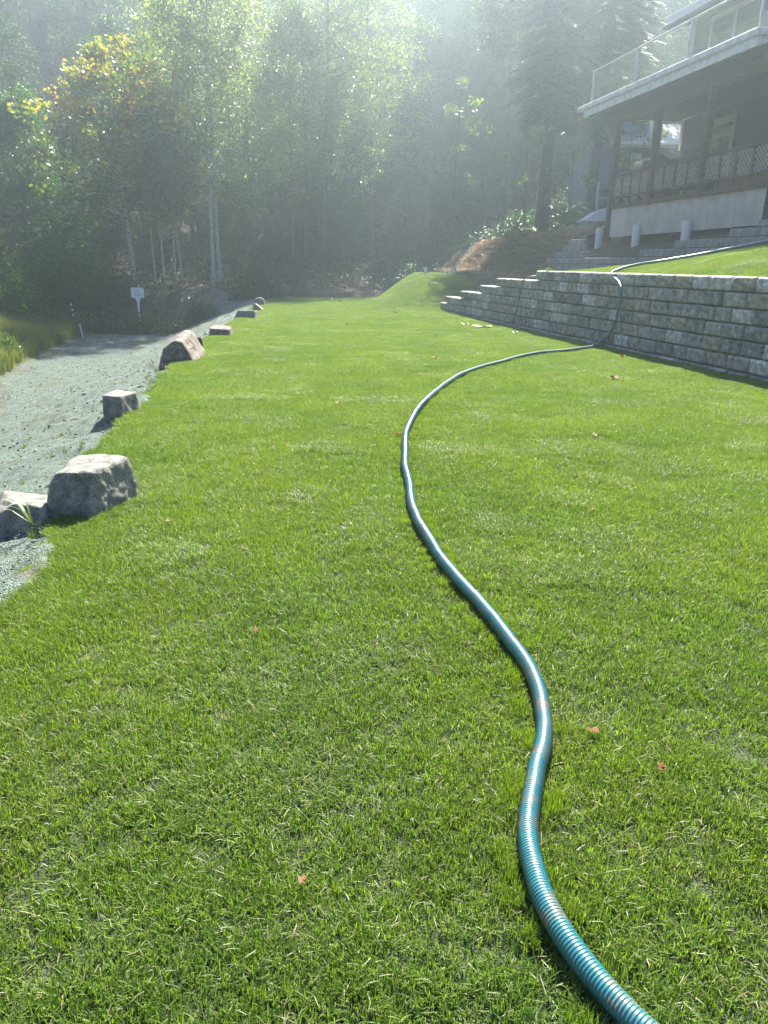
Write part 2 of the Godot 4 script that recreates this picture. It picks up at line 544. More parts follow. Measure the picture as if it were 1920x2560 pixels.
func grass_patch(size: float, count: int, seed_: int, h0: float, h1: float, w: float, dry: float, matted := 0.1) -> ArrayMesh:
	rng.seed = seed_
	var g := Mb.new()
	var tufts := []
	for k in int(count / 6.0): tufts.append([Vector2(rnd(-0.5, 0.5), rnd(-0.5, 0.5)) * size, rnd(0, TAU), rnd(0.8, 1.15)])
	for k in count:
		var t: Array = tufts[rng.randi() % tufts.size()]
		var o := Vector2(rng.randfn(0, 0.014), rng.randfn(0, 0.014))
		var c := Color(0.1, 0.184, 0.028).lerp(Color(0.225, 0.305, 0.056), rng.randf())
		var flat := rng.randf()
		var yaw: float = t[1] + rng.randfn(0, 1.1)
		if flat < dry:
			c = Color(0.3, 0.27, 0.13).lerp(Color(0.18, 0.2, 0.06), rng.randf())
			blade(g, Vector3(t[0].x + o.x * 2.5, rnd(-0.028, -0.01), t[0].y + o.y * 2.5), rnd(0, TAU), rnd(h0, h1), w * 0.8, rnd(0.8, 1.5), rnd(-0.1, 0.4), c)
		elif flat < dry + matted:
			blade(g, Vector3(t[0].x + o.x, -0.03, t[0].y + o.y), yaw, rnd(h0, h1) * 1.15, w, rnd(0.6, 1.1), rnd(0.1, 0.7), c)
		else:
			blade(g, Vector3(t[0].x + o.x, -0.034, t[0].y + o.y), yaw, rnd(h0, h1) * t[2], w * rnd(0.7, 1.15), rnd(0.0, 0.55), rnd(0.0, 0.8), c)
	return g.mesh()


func grass_tint(x: float, z: float) -> Color:
	var a := patches.get_noise_2d(x * 2.2, z * 2.2)
	var b := patches.get_noise_2d(x * 6.5 + 50.0, z * 6.5)
	var dry := clampf(b * 1.5 - 0.25, 0.0, 1.0)
	var t := Color(1.0 + 0.25 * a, 1.0 + 0.12 * a, 1.0)
	t = t.lerp(Color(1.2, 1.02, 1.35), dry * 0.5)
	var s := 1.0 + 0.2 * patches.get_noise_2d(x * 15.0, z * 15.0)
	return Color(t.r * s, t.g * s, t.b * s)


func make_grass() -> void:
	var big := []
	var small := []
	for k in 5: big.append(grass_patch(0.36, 2300, 100 + k, 0.025, 0.044, 0.0032, 0.04))
	for k in 2: big.append(grass_patch(0.36, 2200, 110 + k, 0.028, 0.05, 0.0034, 0.055, 0.45))      # trodden and matted turf
	for k in 3: small.append(grass_patch(0.13, 330, 120 + k, 0.026, 0.048, 0.0034, 0.03))
	var wb := [[], [], [], [], [], [], []]
	var tb := [[], [], [], [], [], [], []]
	var ws := [[], [], []]
	var ts := [[], [], []]
	rng.seed = 77
	# lower lawn with its mound, then the raised lawn
	for part in 2:
		var f: Callable = lawn_y if part == 0 else upper_y
		var z := -0.55
		var z_end := -36.2 if part == 0 else -18.6
		while z > z_end:
			var x0 := x_left(z)
			var x1 := x_right(z)
			if part == 1:
				var a := deg_to_rad(WALL_TURN)
				var b := deg_to_rad(HOUSE_TURN)
				x0 = (WALL_X + 0.2 + z * sin(a)) / cos(a)
				x1 = (10.32 + z * sin(b)) / cos(b)
				if z > -6.0:
					z -= 0.3
					continue
			var x := maxf(x0 + 0.2, -0.75 * -z - 1.4)
			while x < minf(x1 - 0.18, 0.75 * -z + 1.4):
				var px := x + rnd(-0.06, 0.06)
				var pz := z + rnd(-0.06, 0.06)
				var k := rng.randi() % 5
				if patches.get_noise_2d(px * 5.0 - 70.0, pz * 5.0) + rnd(-0.12, 0.12) > 0.26: k = 5 + rng.randi() % 2
				var n := upper_normal(f, px, pz)
				var xf := Transform3D(Basis(Quaternion(Vector3.UP, n)) * Basis(Vector3.UP, rnd(0, TAU)), Vector3(px, f.call(px, pz), pz))
				var hs := 1.0 + 0.35 * patches.get_noise_2d(px * 9.0, pz * 9.0 + 30.0)
				wb[k].append(xf.scaled_local(Vector3(1, hs, 1)))
				tb[k].append(grass_tint(px, pz))
				x += 0.27
			# the ragged edges
			var zz := z
			while zz > z - 0.27:
				for e in [x0, x1]:
					for m in 3:
						var inward: float = 1.0 if e == x0 else -1.0
						var px: float = e + inward * (0.02 + 0.1 * m + rnd(-0.03, 0.04) - (absf(rng.randfn(0, 0.035)) if m == 0 else 0.0))
						var pz: float = zz + rnd(-0.03, 0.03)
						var k := rng.randi() % 3
						ws[k].append(Transform3D(Basis(Vector3.UP, rnd(0, TAU)).scaled(Vector3.ONE * rnd(0.85, 1.2)), Vector3(px, f.call(px, pz), pz)))
						ts[k].append(grass_tint(px, pz))
				zz -= 0.09
			z -= 0.27
	# blades that stand against the hose
	var c := hose_path()
	var along := 0.2
	while along < c.get_baked_length():
		var p := c.sample_baked(along)
		if p.y < 0.2:
			var t := (c.sample_baked(along + 0.02) - p).normalized()
			for sd in [-1.0, 1.0]:
				if rng.randf() < 0.28:
					var k := rng.randi() % 3
					var o: Vector3 = p + Vector3(-t.z, 0, t.x) * sd * rnd(0.05, 0.085)
					ws[k].append(Transform3D(Basis(Vector3.UP, rnd(0, TAU)).scaled(Vector3(0.5, rnd(0.9, 1.3), 0.5)), Vector3(o.x, lawn_y(o.x, o.z) + 0.008, o.z)))
					ts[k].append(grass_tint(o.x, o.z))
		along += 0.05
	for k in 7: tag(scatter(big[k], "lawn_grass", M.grass, wb[k], tb[k]), "short mown green grass of the lawn", "grass", "grass of the lawn", "stuff")
	for k in 3: tag(scatter(small[k], "lawn_edge_grass", M.grass, ws[k], ts[k]), "ragged grass along the edges of the lawn", "grass", "grass along the lawn's edges", "stuff")


# ------------------------------------------------------------------ boulders
func boulder(called: String, at: Vector3, turn: float, planes: Array, m: Material, label: String, seed_: int, rough := 0.012, sharp := 26.0, parent_group := "boulders set along the edge of the lawn") -> MeshInstance3D:
	# planes: [x, y, z, distance] of the faces; the stone is what they enclose, with worn edges
	var f := FastNoiseLite.new()
	f.seed = seed_
	f.frequency = 3.2
	f.fractal_octaves = 4
	var g := Mb.new()
	var ns := []
	for p in planes: ns.append([Vector3(p[0], p[1], p[2]).normalized(), p[3]])
	var n := 26
	for ax in 3:
		for s in [-1.0, 1.0]:
			g.grid(n, n, func(i: int, j: int) -> Vector3:
				var d := Vector3.ZERO
				d[ax] = s
				d[(ax + 1) % 3] = tan((i * 2.0 / n - 1.0) * PI / 4.0)
				d[(ax + 2) % 3] = tan((j * 2.0 / n - 1.0) * PI / 4.0)
				d = d.normalized()
				var sum := 0.0
				for q in ns:
					var c: float = d.dot(q[0])
					if c > 0.02: sum += pow(c / q[1], sharp)
				var r := 1.0 / pow(sum, 1.0 / sharp)
				var p := d * r
				var w := f.get_noise_3dv(p * 1.0) * rough + f.get_noise_3dv(p * 3.5) * rough * 0.5 - absf(f.get_noise_3dv(p * 0.7 + Vector3(9, 2, 1))) * rough * 0.8
				return p + d * w)
	for k in g.n.size():
		if g.n[k].dot(g.v[k]) < 0.0: g.n[k] = -g.n[k]
	var o := put(g.mesh(), called, m, null, Transform3D(Basis(Vector3.UP, deg_to_rad(turn)), at))
	tag(o, label, "boulder", parent_group)
	return o


func make_boulders() -> void:
	boulder("boulder", Vector3(-1.93, 0.06, -4.6), -12.0, [[0.08, 0.12, 1, 0.22], [1, 0.12, 0.1, 0.19], [-1, 0.2, 0.25, 0.2], [-0.06, 1, 0.02, 0.2], [0.8, 1.4, 0.1, 0.255], [-0.55, 0.9, 0.2, 0.225], [0, 0.1, -1, 0.25], [0, -1, 0, 0.22], [-0.7, 0.3, 0.8, 0.25]], M.granite, "largest nearest grey boulder with a dark front and bright top", 31, 0.02, 24.0)
	boulder("boulder", Vector3(-2.29, -0.06, -4.42), 8.0, [[0.0, 0.25, 1, 0.13], [1, 0.3, 0.1, 0.19], [-1, 0.5, 0.3, 0.16], [0.15, 1, -0.05, 0.13], [-0.5, 1, 0.35, 0.14], [0, 0.2, -1, 0.2], [0, -1, 0, 0.2]], M.granite, "low pale rock lying against the left side of the largest boulder", 32, 0.018)
	boulder("boulder", Vector3(-2.8, 0.03, -7.7), -14.0, [[0.1, 0.02, 1, 0.15], [1, 0.08, 0.0, 0.125], [-1, 0.05, 0.55, 0.15], [0.04, 1, 0.0, 0.15], [-0.6, 1, 0.1, 0.185], [0, 0.1, -1, 0.2], [0, -1, 0, 0.22]], M.granite, "cube-like pale boulder at the lawn edge, second in the row", 33, 0.009, 34.0)
	boulder("boulder", Vector3(-3.32, 0.06, -12.3), 4.0, [[0.12, 0.02, 1, 0.42], [0.9, 0.5, 0.05, 0.19], [-0.6, 1, 0.1, 0.27], [-1, 0.3, 0.1, 0.3], [0.15, 1, 0.1, 0.28], [0, 0.2, -1, 0.62], [0, -1, 0, 0.3], [1, 0.0, 0, 0.27]], M.red_rock, "large reddish brown boulder with a ridge and a dark triangular front", 34, 0.03, 30.0)
	boulder("boulder", Vector3(-3.6, 0.01, -16.5), 4.0, [[0.05, 0.05, 1, 0.21], [1, 0.15, 0.0, 0.22], [-1, 0.15, 0.0, 0.22], [0.05, 1, 0.1, 0.13], [0, 0.1, -1, 0.24], [0, -1, 0, 0.2]], M.red_rock, "flat-topped brownish block beside the large reddish boulder", 35, 0.012, 34.0)
	boulder("boulder", Vector3(-4.0, 0.03, -21.9), -4.0, [[0.05, 0.12, 1, 0.2], [1, 0.1, 0.0, 0.27], [-1, 0.5, 0.0, 0.27], [0.0, 1, -0.08, 0.14], [0, 0.1, -1, 0.26], [0, -1, 0, 0.2]], M.granite, "low slab-like pale boulder, widest of the small far ones", 36, 0.01, 34.0)
	boulder("boulder", Vector3(-4.24, 0.02, -25.1), 0.0, [[0.05, 0.1, 1, 0.14], [0.75, 0.9, 0.0, 0.12], [-1, 0.12, 0.0, 0.13], [0.0, 1, -0.1, 0.19], [0, 0.1, -1, 0.18], [0, -1, 0, 0.2], [1, 0, 0, 0.18]], M.granite, "small wedge-shaped boulder with a slanting bright top", 37, 0.008, 34.0)
	boulder("boulder", Vector3(-4.72, 0.07, -28.5), 10.0, [[0.05, 0.05, 1, 0.18], [1, 0.25, 0.1, 0.18], [-1, 0.25, 0.1, 0.18], [0.0, 1, 0.0, 0.17], [0.7, 1, 0, 0.19], [-0.7, 1, 0, 0.19], [0.7, -1, 0, 0.2], [0, 0.1, -1, 0.2], [0, -1, 0, 0.22]], M.granite, "rounded six-sided boulder, farthest along the lawn edge", 38, 0.008, 34.0)
	boulder("stone", Vector3(-3.62, 0.03, -14.3), 20.0, [[0, 0.3, 1, 0.09], [1, 0.3, 0, 0.13], [-1, 0.3, 0, 0.11], [0, 1, 0, 0.1], [0, 0.2, -1, 0.1], [0, -1, 0, 0.1]], M.soil, "dark clod on the mulched bank behind the reddish boulder", 39, 0.02, 20.0, "")
	boulder("stone", Vector3(-9.6, ground_y(-9.6, -18.6) + 0.05, -18.6), 35.0, [[0, 0.3, 1, 0.1], [1, 0.3, 0, 0.17], [-1, 0.3, 0, 0.15], [0, 1, 0.2, 0.1], [0, 0.2, -1, 0.12], [0, -1, 0, 0.1]], M.red_rock, "lone brown stone beside the tall grass left of the basin", 40, 0.015, 22.0, "")
	# clods and small stones on the bank
	rng.seed = 9
	var c := SphereMesh.new()
	c.radius = 0.5
	c.height = 0.8
	c.radial_segments = 6
	c.rings = 3
	var where := []
	var tints := []
	for k in 15000:
		var z := -1.8 - 26.0 * pow(rng.randf(), 2.4)
		var d := rnd(0.03, basin_width(z) + 0.4)
		var x := x_left(z) - d
		var s := (0.008 + 0.02 * pow(rng.randf(), 3.0)) * clampf(-z / 7.0, 0.8, 1.35)
		if rng.randf() < 0.012: s *= 2.2
		where.append(Transform3D(Basis.from_euler(Vector3(rnd(-0.5, 0.5), rnd(0, TAU), rnd(-0.5, 0.5))).scaled(Vector3(s * rnd(0.7, 1.5), s * rnd(0.5, 1.0), s)), Vector3(x, ground_y(x, z) + 0.018, z)))
		var g := rng.randf()
		tints.append(Color(0.03, 0.04, 0.035) if g < 0.45 else Color(0.1, 0.085, 0.06) if g < 0.7 else Color(0.22, 0.27, 0.23))
	var m := plain(Color.WHITE, 0.95)
	m.vertex_color_use_as_albedo = true
	tag(scatter(c, "clods", m, where, tints), "dark clods and bits of mulch strewn over the bank", "clods", "", "stuff")


# ------------------------------------------------------------------ hose
func hose_path() -> Curve3D:
	var pts := []
	for p in [[0.86, -0.7], [0.66, -0.95], [0.55, -1.09], [0.48, -1.2], [0.43, -1.32], [0.4, -1.46], [0.41, -1.66], [0.48, -1.9], [0.555, -2.14], [0.575, -2.47], [0.5, -2.84], [0.39, -3.3], [0.28, -3.76], [0.2, -4.31], [0.175, -5.02], [0.17, -6.15], [0.27, -7.36], [0.54, -8.77], [1.11, -10.68], [1.84, -12.08], [2.68, -13.36], [3.53, -14.13]]:
		pts.append(Vector3(p[0], lawn_y(p[0], p[1]) + 0.019, p[1]))
	pts.append(Vector3(4.05, 0.03, -14.62))
	for p in [[7.35, -13.72, 0.09], [7.36, -13.42, 0.24], [7.36, -13.25, 0.48], [7.37, -13.2, 0.79], [7.37, -13.22, 1.12]]:
		var q := from_frame(WALL_TURN, p[0], p[1])
		pts.append(Vector3(q.x, p[2], q.y))
	for p in [[7.22, -14.22, 1.36], [7.5, -14.38, 1.45], [7.85, -14.52, 1.52], [8.4, -14.61, 1.6], [9.0, -14.28, 1.72], [9.5, -13.69, 1.86], [9.8, -13.21, 1.98], [10.05, -12.2, 2.1], [10.1, -10.8, 2.2]]:
		var q := from_frame(HOUSE_TURN, p[0], p[1])
		pts.append(Vector3(q.x, maxf(p[2], upper_y(q.x, q.y) + 0.028) if p[0] > 7.9 else p[2], q.y))
	var c := Curve3D.new()
	c.bake_interval = 0.01
	for k in pts.size():
		var t: Vector3 = (pts[mini(k + 1, pts.size() - 1)] - pts[maxi(k - 1, 0)])
		var before: float = pts[k].distance_to(pts[maxi(k - 1, 0)])
		var after: float = pts[k].distance_to(pts[mini(k + 1, pts.size() - 1)])
		t = t.normalized()
		c.add_point(pts[k], -t * before / 3.0, t * after / 3.0)
	return c


func make_hose() -> void:
	var c := hose_path()
	var total := c.get_baked_length()
	var g := Mb.new()
	var s := 0.0
	var sides := 18
	var side := Vector3.RIGHT
	var rings := 0
	var wob := FastNoiseLite.new()
	wob.frequency = 0.9
	while s < total:
		var p := c.sample_baked(s, true)
		var t := (c.sample_baked(minf(s + 0.01, total), true) - c.sample_baked(maxf(s - 0.01, 0.0), true)).normalized()
		p += Vector3(wob.get_noise_1d(s) * 0.012, wob.get_noise_1d(s + 90.0) * 0.006, 0)
		side = (side - t * side.dot(t)).normalized()
		var up := side.cross(t)
		for k in sides + 1:
			var a := TAU * k / sides
			var d := side * cos(a) + up * sin(a)
			var ph := s / 0.0092 * TAU + a
			var r := 0.0285 + 0.0011 * sin(ph) * (1.0 if s < 8.0 else 0.0)
			var slope := 0.0011 * cos(ph) * TAU / 0.0092 * (1.0 if s < 8.0 else 0.0)
			g.vert(p + d * r, (d - t * slope).normalized())
		rings += 1
		s += 0.0023 if s < 8.0 else 0.025
	for k in rings - 1:
		for q in sides:
			var i := k * (sides + 1) + q
			g.tri_i(i, i + 1, i + sides + 1)
			g.tri_i(i + 1, i + sides + 2, i + sides + 1)
	tag(put(g.mesh(), "suction_hose", M.hose), "long ribbed blue-green hose snaking over the lawn and up the wall", "hose")
	# the thin garden hose that hangs down the far end of the wall
	var pts := PackedVector3Array()
	var rad := PackedFloat32Array()
	var cc := Curve3D.new()
	var q := [[7.9, -18.0, 1.24], [7.6, -18.05, 1.24], [7.41, -18.08, 1.16], [7.37, -18.15, 0.75], [7.37, -18.2, 0.5], [7.36, -18.45, 0.12], [7.3, -18.9, 0.03], [7.28, -19.6, 0.02], [7.29, -20.3, 0.02]]
	for k in q.size():
		var p := from_frame(WALL_TURN, q[k][0], q[k][1])
		cc.add_point(Vector3(p.x, q[k][2], p.y))
	for k in 40:
		pts.append(cc.sample_baked(cc.get_baked_length() * k / 39.0, true))
		rad.append(0.011)
	var th := Mb.new()
	th.tube(pts, rad, 8)
	tag(put(th.mesh(), "garden_hose", M.thin_hose), "thin black garden hose hanging down the stepped end of the wall", "hose")


# ------------------------------------------------------------------ the block wall
func block_mesh(seed_: int, wide: float) -> ArrayMesh:
	# split-faced concrete block: x along the wall, y up, its face towards -z ... built about its lower left back corner
	var f := FastNoiseLite.new()
	f.seed = seed_
	f.frequency = 5.0
	f.fractal_octaves = 3
	var g := Mb.new()
	var h := COURSE - 0.008
	var depth := 0.26
	var us := [0.0, 0.01, 0.024, 0.05]
	var vs := [0.0, 0.008, 0.02, 0.045]
	for k in range(1, 7): us.append(lerpf(0.05, wide - 0.05, k / 7.0))
	for k in range(1, 4): vs.append(lerpf(0.045, h - 0.045, k / 4.0))
	for q in [0.05, 0.024, 0.01, 0.0]: us.append(wide - q)
	for q in [0.045, 0.02, 0.008, 0.0]: vs.append(h - q)
	g.grid(us.size() - 1, vs.size() - 1, func(i: int, j: int) -> Vector3:
		var x: float = us[i]
		var y: float = vs[j]
		var du := minf(x, wide - x)
		var dv := minf(y, h - y)
		var bulge := 0.06 * minf(1.0 - pow(1.0 - clampf(du / 0.035, 0, 1), 2.5), 1.0 - pow(1.0 - clampf(dv / 0.024, 0, 1), 2.5))
		var rough := f.get_noise_2d(x * 1.7, y * 1.7) * 0.02 + f.get_noise_2d(x * 5.0, y * 5.0) * 0.008
		return Vector3(x, y, -bulge - rough * smooth(0.0, 0.03, minf(du, dv))))
	for k in g.n.size():
		if g.n[k].z > 0.0: g.n[k] = -g.n[k]
	g.quad(Vector3(0, h, 0), Vector3(0, h, depth), Vector3(wide, h, depth), Vector3(wide, h, 0))
	g.quad(Vector3(0, 0, 0), Vector3(0, 0, depth), Vector3(0, h, depth), Vector3(0, h, 0))
	g.quad(Vector3(wide, 0, 0), Vector3(wide, h, 0), Vector3(wide, h, depth), Vector3(wide, 0, depth))
	g.quad(Vector3(0, 0, depth), Vector3(wide, 0, depth), Vector3(wide, h, depth), Vector3(0, h, depth))
	return g.mesh()


func make_wall() -> void:
	var a := deg_to_rad(WALL_TURN)
	var w := base("block_wall", Vector3.ZERO, "retaining wall of grey split-faced concrete blocks, stepped at its far end", "wall", "", a)
	# local frame: x across (to the right), -z along the wall away from the camera
	var meshes := []
	var widths := [0.45, 0.5, 0.55, 0.4, 0.48, 0.43, 0.52, 0.36]
	for k in 8: meshes.append(block_mesh(200 + k, widths[k]))
	rng.seed = 21
	var starts := [-25.75, -25.45, -24.85, -23.3, -21.45, -20.1, -17.45]
	for r in 7:
		var along: float = starts[r]
		while along < -7.2:
			var k := rng.randi() % 8
			if along == starts[r]: k = 2
			var back := 0.004 * r + rnd(-0.014, 0.014)
			var turn := Basis(Vector3(0, 0, 1), Vector3(0, 1, 0), Vector3(-1, 0, 0)).rotated(Vector3.UP, rnd(-0.03, 0.03))
			# block x runs towards the camera (+z here); its face points left
			var m: Material = M.block[rng.randi() % 5]
			put(meshes[k], "wall_block", m, w, Transform3D(Basis(Vector3(0, 0, 1), Vector3(0, 1, 0), Vector3(1, 0, 0)), Vector3(WALL_X + back, 0.04 + COURSE * (r - 1), along)))
			along += widths[k] + 0.018


# ------------------------------------------------------------------ the stepped terrace wall of long grey blocks
func make_terrace_wall() -> void:
	var t := base("terrace_wall", Vector3.ZERO, "low stepped terrace wall of long smooth grey blocks under the deck", "wall", "", deg_to_rad(HOUSE_TURN))
	rng.seed = 33
	# [bottom, height, from, to, set back]
	for c in [[0.95, 0.19, -27.6, -9.0, 0.0], [1.15, 0.19, -26.9, -9.0, 0.02], [1.35, 0.19, -26.1, -9.0, 0.04], [1.55, 0.18, -25.5, -9.0, 0.06], [1.74, 0.18, -24.9, -22.6, 0.08], [1.74, 0.18, -19.2, -9.0, 0.08], [1.93, 0.18, -24.3, -22.9, 0.1], [1.93, 0.18, -17.6, -9.0, 0.1], [2.12, 0.17, -23.9, -23.0, 0.12], [2.12, 0.17, -15.5, -9.0, 0.12], [2.3, 0.13, -14.6, -9.0, 0.14]]:
		var z: float = c[2]
		while z < c[3] - 0.05:
			var l := minf(rnd(0.9, 1.5), c[3] - z)
			var g := Mb.new()
			g.box(Vector3(0.11, c[1] / 2.0, l / 2.0), Vector3(0.22, c[1] - 0.006, l - 0.008), 0.012)
			put(g.mesh(), "long_block", M.timber, t, Transform3D(Basis.IDENTITY, Vector3(10.4 + c[4] + rnd(-0.006, 0.006), c[0], z)))
			z += l


# ------------------------------------------------------------------ the house
func wall_box(parent: Node3D, called: String, m: Material, lo: Vector3, hi: Vector3, bevel := 0.0) -> MeshInstance3D:
	var g := Mb.new()
	g.box(Vector3.ZERO, hi - lo, bevel)
	return put(g.mesh(), called, m, parent, Transform3D(Basis.IDENTITY, (lo + hi) / 2.0))


func lattice_mesh(w: float, h: float) -> ArrayMesh:
	# crossed slats inside a thin frame, in the y-z plane
	var g := Mb.new()
	var step := 0.125
	for dir in [1.0, -1.0]:
		var k := -h
		while k < w:
			# the line z = k + y (or mirrored) cut to the panel
			var y0 := maxf(0.0, -k)
			var y1 := minf(h, w - k)
			if y1 - y0 > 0.03:
				var z0 := k + y0
				var z1 := k + y1
				if dir < 0.0:
					z0 = w - z0
					z1 = w - z1
				g.bar(Vector3(0.006 * dir, y0, z0), Vector3(0.006 * dir, y1, z1), 0.019, 0.01, 0.0, Vector3.RIGHT)
			k += step
	return g.mesh()


func make_house() -> void:
	var h := base("house", Vector3.ZERO, "dark blue-grey two-storey house with a glass-railed deck over a latticed patio", "house", "", deg_to_rad(HOUSE_TURN))
	var near := -8.0
	# skirt of tall beige boards below the patio, each board a part
	var seams := [-23.62, -22.56, -21.56, -20.41, -19.35, -18.29, -17.19, -16.14]
	for k in 7:
		wall_box(h, "skirt_board", M.skirt_pale if k == 0 else M.skirt, Vector3(11.72 + 0.003 * (k % 2), 2.37 + 0.008 * k, seams[k] + 0.004), Vector3(11.745 + 0.003 * (k % 2), 3.21, seams[k + 1] - 0.004), 0.004)
	# piers
	for z in [-24.0, -21.58, -18.96]:
		var g := Mb.new()
		g.tube(PackedVector3Array([Vector3(0, -0.5, 0), Vector3(0, 0.85, 0), Vector3(0, 0.87, 0)]), PackedFloat32Array([0.125, 0.125, 0.105]), 20)
		put(g.mesh(), "pier", M.white, h, Transform3D(Basis.IDENTITY, Vector3(11.62, ramp(z, [[-24.0, 1.8], [-19.0, 1.78], [-16.0, 1.9]]), z)))
	# patio floor, rim beam, posts and their head beam
	wall_box(h, "patio_floor", M.brown_dark, Vector3(11.74, 3.1, -23.7), Vector3(14.1, 3.26, near))
	wall_box(h, "rim_beam", M.brown, Vector3(11.66, 3.215, -23.75), Vector3(11.72, 3.33, near), 0.006)
	var posts := [-23.6, -21.22, -18.74, -16.0, -13.4]
	for z in posts:
		wall_box(h, "post", M.brown, Vector3(11.62, 3.2 if z > -23.0 else 2.2, z - 0.085), Vector3(11.8, 5.66, z + 0.085), 0.008)
	wall_box(h, "head_beam", M.brown, Vector3(11.6, 5.66, -24.3), Vector3(11.82, 5.93, near), 0.008)
	wall_box(h, "joist_soffit", M.brown_dark, Vector3(11.1, 5.935, -24.5), Vector3(14.1, 5.97, near))
	# lattice rail: four panels to a bay, boards between them and below
	for b in 4:
		var z0: float = posts[b] + 0.1
		var z1: float = posts[b + 1] - 0.1
		wall_box(h, "hand_rail", M.brown, Vector3(11.64, 4.13, z0), Vector3(11.78, 4.19, z1), 0.006)
		wall_box(h, "bottom_rail", M.brown, Vector3(11.66, 3.5, z0), Vector3(11.76, 3.56, z1), 0.006)
		var n := 4
		var w := (z1 - z0) / n
		for k in n:
			put(lattice_mesh(w - 0.07, 0.56), "lattice_panel", M.lattice, h, Transform3D(Basis.IDENTITY, Vector3(11.71, 3.565, z0 + k * w + 0.035)))
			if k > 0: wall_box(h, "rail_post", M.brown, Vector3(11.675, 3.335, z0 + k * w - 0.03), Vector3(11.735, 4.128, z0 + k * w + 0.03), 0.004)
		if b >= 2: wall_box(h, "kick_board", M.brown, Vector3(11.69, 3.335, z0 + 0.7), Vector3(11.712, 3.5, z1 - 0.04), 0.004)
	# walls of the house
	wall_box(h, "lower_wall", M.siding, Vector3(14.12, 2.6, -24.0), Vector3(24.0, 5.93, near))
	wall_box(h, "upper_wall", M.siding, Vector3(14.1, 6.3, -24.0), Vector3(24.0, 8.75, near))
	for y in 21:
		wall_box(h, "siding_board", M.siding, Vector3(14.1, 3.3 + 0.125 * y, -23.95), Vector3(14.118, 3.42 + 0.125 * y, near), 0.006)
	wall_box(h, "corner_board", M.white, Vector3(14.07, 3.27, -24.06), Vector3(14.2, 5.92, -23.94), 0.006)
	wall_box(h, "corner_board", M.white, Vector3(14.05, 6.33, -24.06), Vector3(14.2, 8.7, -23.92), 0.006)
	# lower window: cream frame, blind and panes
	var fr := Mb.new()
	for q in [[Vector3(0, 0, 0), Vector3(0.06, 0.12, 1.25)], [Vector3(0, 1.33, 0), Vector3(0.06, 0.2, 1.25)], [Vector3(0, 1.0, 0.08), Vector3(0.055, 0.13, 1.09)]]:
		fr.box(q[0] + q[1] / 2.0, q[1], 0.006)
	for z in [0.06, 1.19]: fr.box(Vector3(0.027, 0.77, z), Vector3(0.054, 1.3, 0.12), 0.006)
	fr.box(Vector3(0.027, 0.55, 0.5), Vector3(0.05, 0.9, 0.06), 0.006)
	var win := put(fr.mesh(), "window", M.cream, h, Transform3D(Basis.IDENTITY, Vector3(14.04, 4.12, -22.45)))
	wall_box(win, "pane", M.dark_glass, Vector3(0.03, 0.1, 0.1), Vector3(0.038, 1.02, 1.15))
	wall_box(win, "pane", M.dark_glass, Vector3(0.031, 1.12, 0.1), Vector3(0.039, 1.34, 1.15))
	# upper patio window that mirrors the sky
	var uf := Mb.new()
	for z in [0.0, 1.15, 2.3, 3.45]: uf.box(Vector3(0.03, 1.02, z), Vector3(0.06, 2.0, 0.11), 0.008)
	uf.box(Vector3(0.03, 2.05, 1.725), Vector3(0.062, 0.12, 3.56), 0.008)
	uf.box(Vector3(0.03, 0.03, 1.725), Vector3(0.062, 0.1, 3.56), 0.008)
	var up := put(uf.mesh(), "patio_door", M.white, h, Transform3D(Basis.IDENTITY, Vector3(14.02, 6.36, -23.0)))
	for k in 3: wall_box(up, "pane", M.dark_glass, Vector3(0.026, 0.08, 1.15 * k + 0.055), Vector3(0.036, 1.99, 1.15 * k + 1.095))
	# deck: slab, fascia, gutter
	wall_box(h, "deck", M.brown_dark, Vector3(11.06, 5.975, -24.6), Vector3(14.1, 6.29, -16.3))
	wall_box(h, "fascia", M.fascia, Vector3(11.0, 5.955, -24.66), Vector3(11.055, 6.14, -16.28), 0.006)
	wall_box(h, "fascia", M.fascia, Vector3(11.0, 5.956, -16.277), Vector3(14.1, 6.14, -16.22), 0.006)
	wall_box(h, "fascia", M.fascia, Vector3(11.057, 5.957, -24.662), Vector3(14.1, 6.139, -24.61), 0.006)
	var gut := Mb.new()
	gut.box(Vector3(10.985, 6.22, -20.6), Vector3(0.1, 0.15, 8.82), 0.02)
	put(gut.mesh(), "gutter", M.fascia, h)
	wall_box(h, "gutter", M.fascia, Vector3(11.03, 6.151, -16.32), Vector3(14.1, 6.298, -16.15), 0.02)
	# glass railing
	var rp := [-24.34, -21.64, -19.0, -16.32]
	for z in rp: wall_box(h, "railing_post", M.metal, Vector3(11.05, 6.31, z - 0.028), Vector3(11.11, 7.15, z + 0.028), 0.006)
	wall_box(h, "top_rail", M.metal, Vector3(11.045, 7.153, -24.37), Vector3(11.115, 7.19, -16.29), 0.008)
	wall_box(h, "bottom_rail", M.metal, Vector3(11.06, 6.31, -24.31), Vector3(11.1, 6.345, -16.35), 0.005)
	for k in 3: wall_box(h, "railing_glass", M.glass, Vector3(11.077, 6.35, rp[k] + 0.03), Vector3(11.083, 7.15, rp[k + 1] - 0.03))
	wall_box(h, "top_rail", M.metal, Vector3(11.12, 7.154, -16.355), Vector3(14.0, 7.189, -16.295), 0.008)
	wall_box(h, "railing_glass", M.glass, Vector3(11.12, 6.35, -16.328), Vector3(14.0, 7.15, -16.322))
	# upper eave and roof
	var rf := Mb.new()
	rf.box(Vector3(17.8, 9.45, -16.2), Vector3(9.6, 0.12, 15.9), 0.02, Basis(Vector3(0, 0, 1), 0.22))
	put(rf.mesh(), "roof", M.roof, h)
	wall_box(h, "eave_board", M.white, Vector3(13.2, 8.52, -24.15), Vector3(13.25, 8.7, near), 0.006)
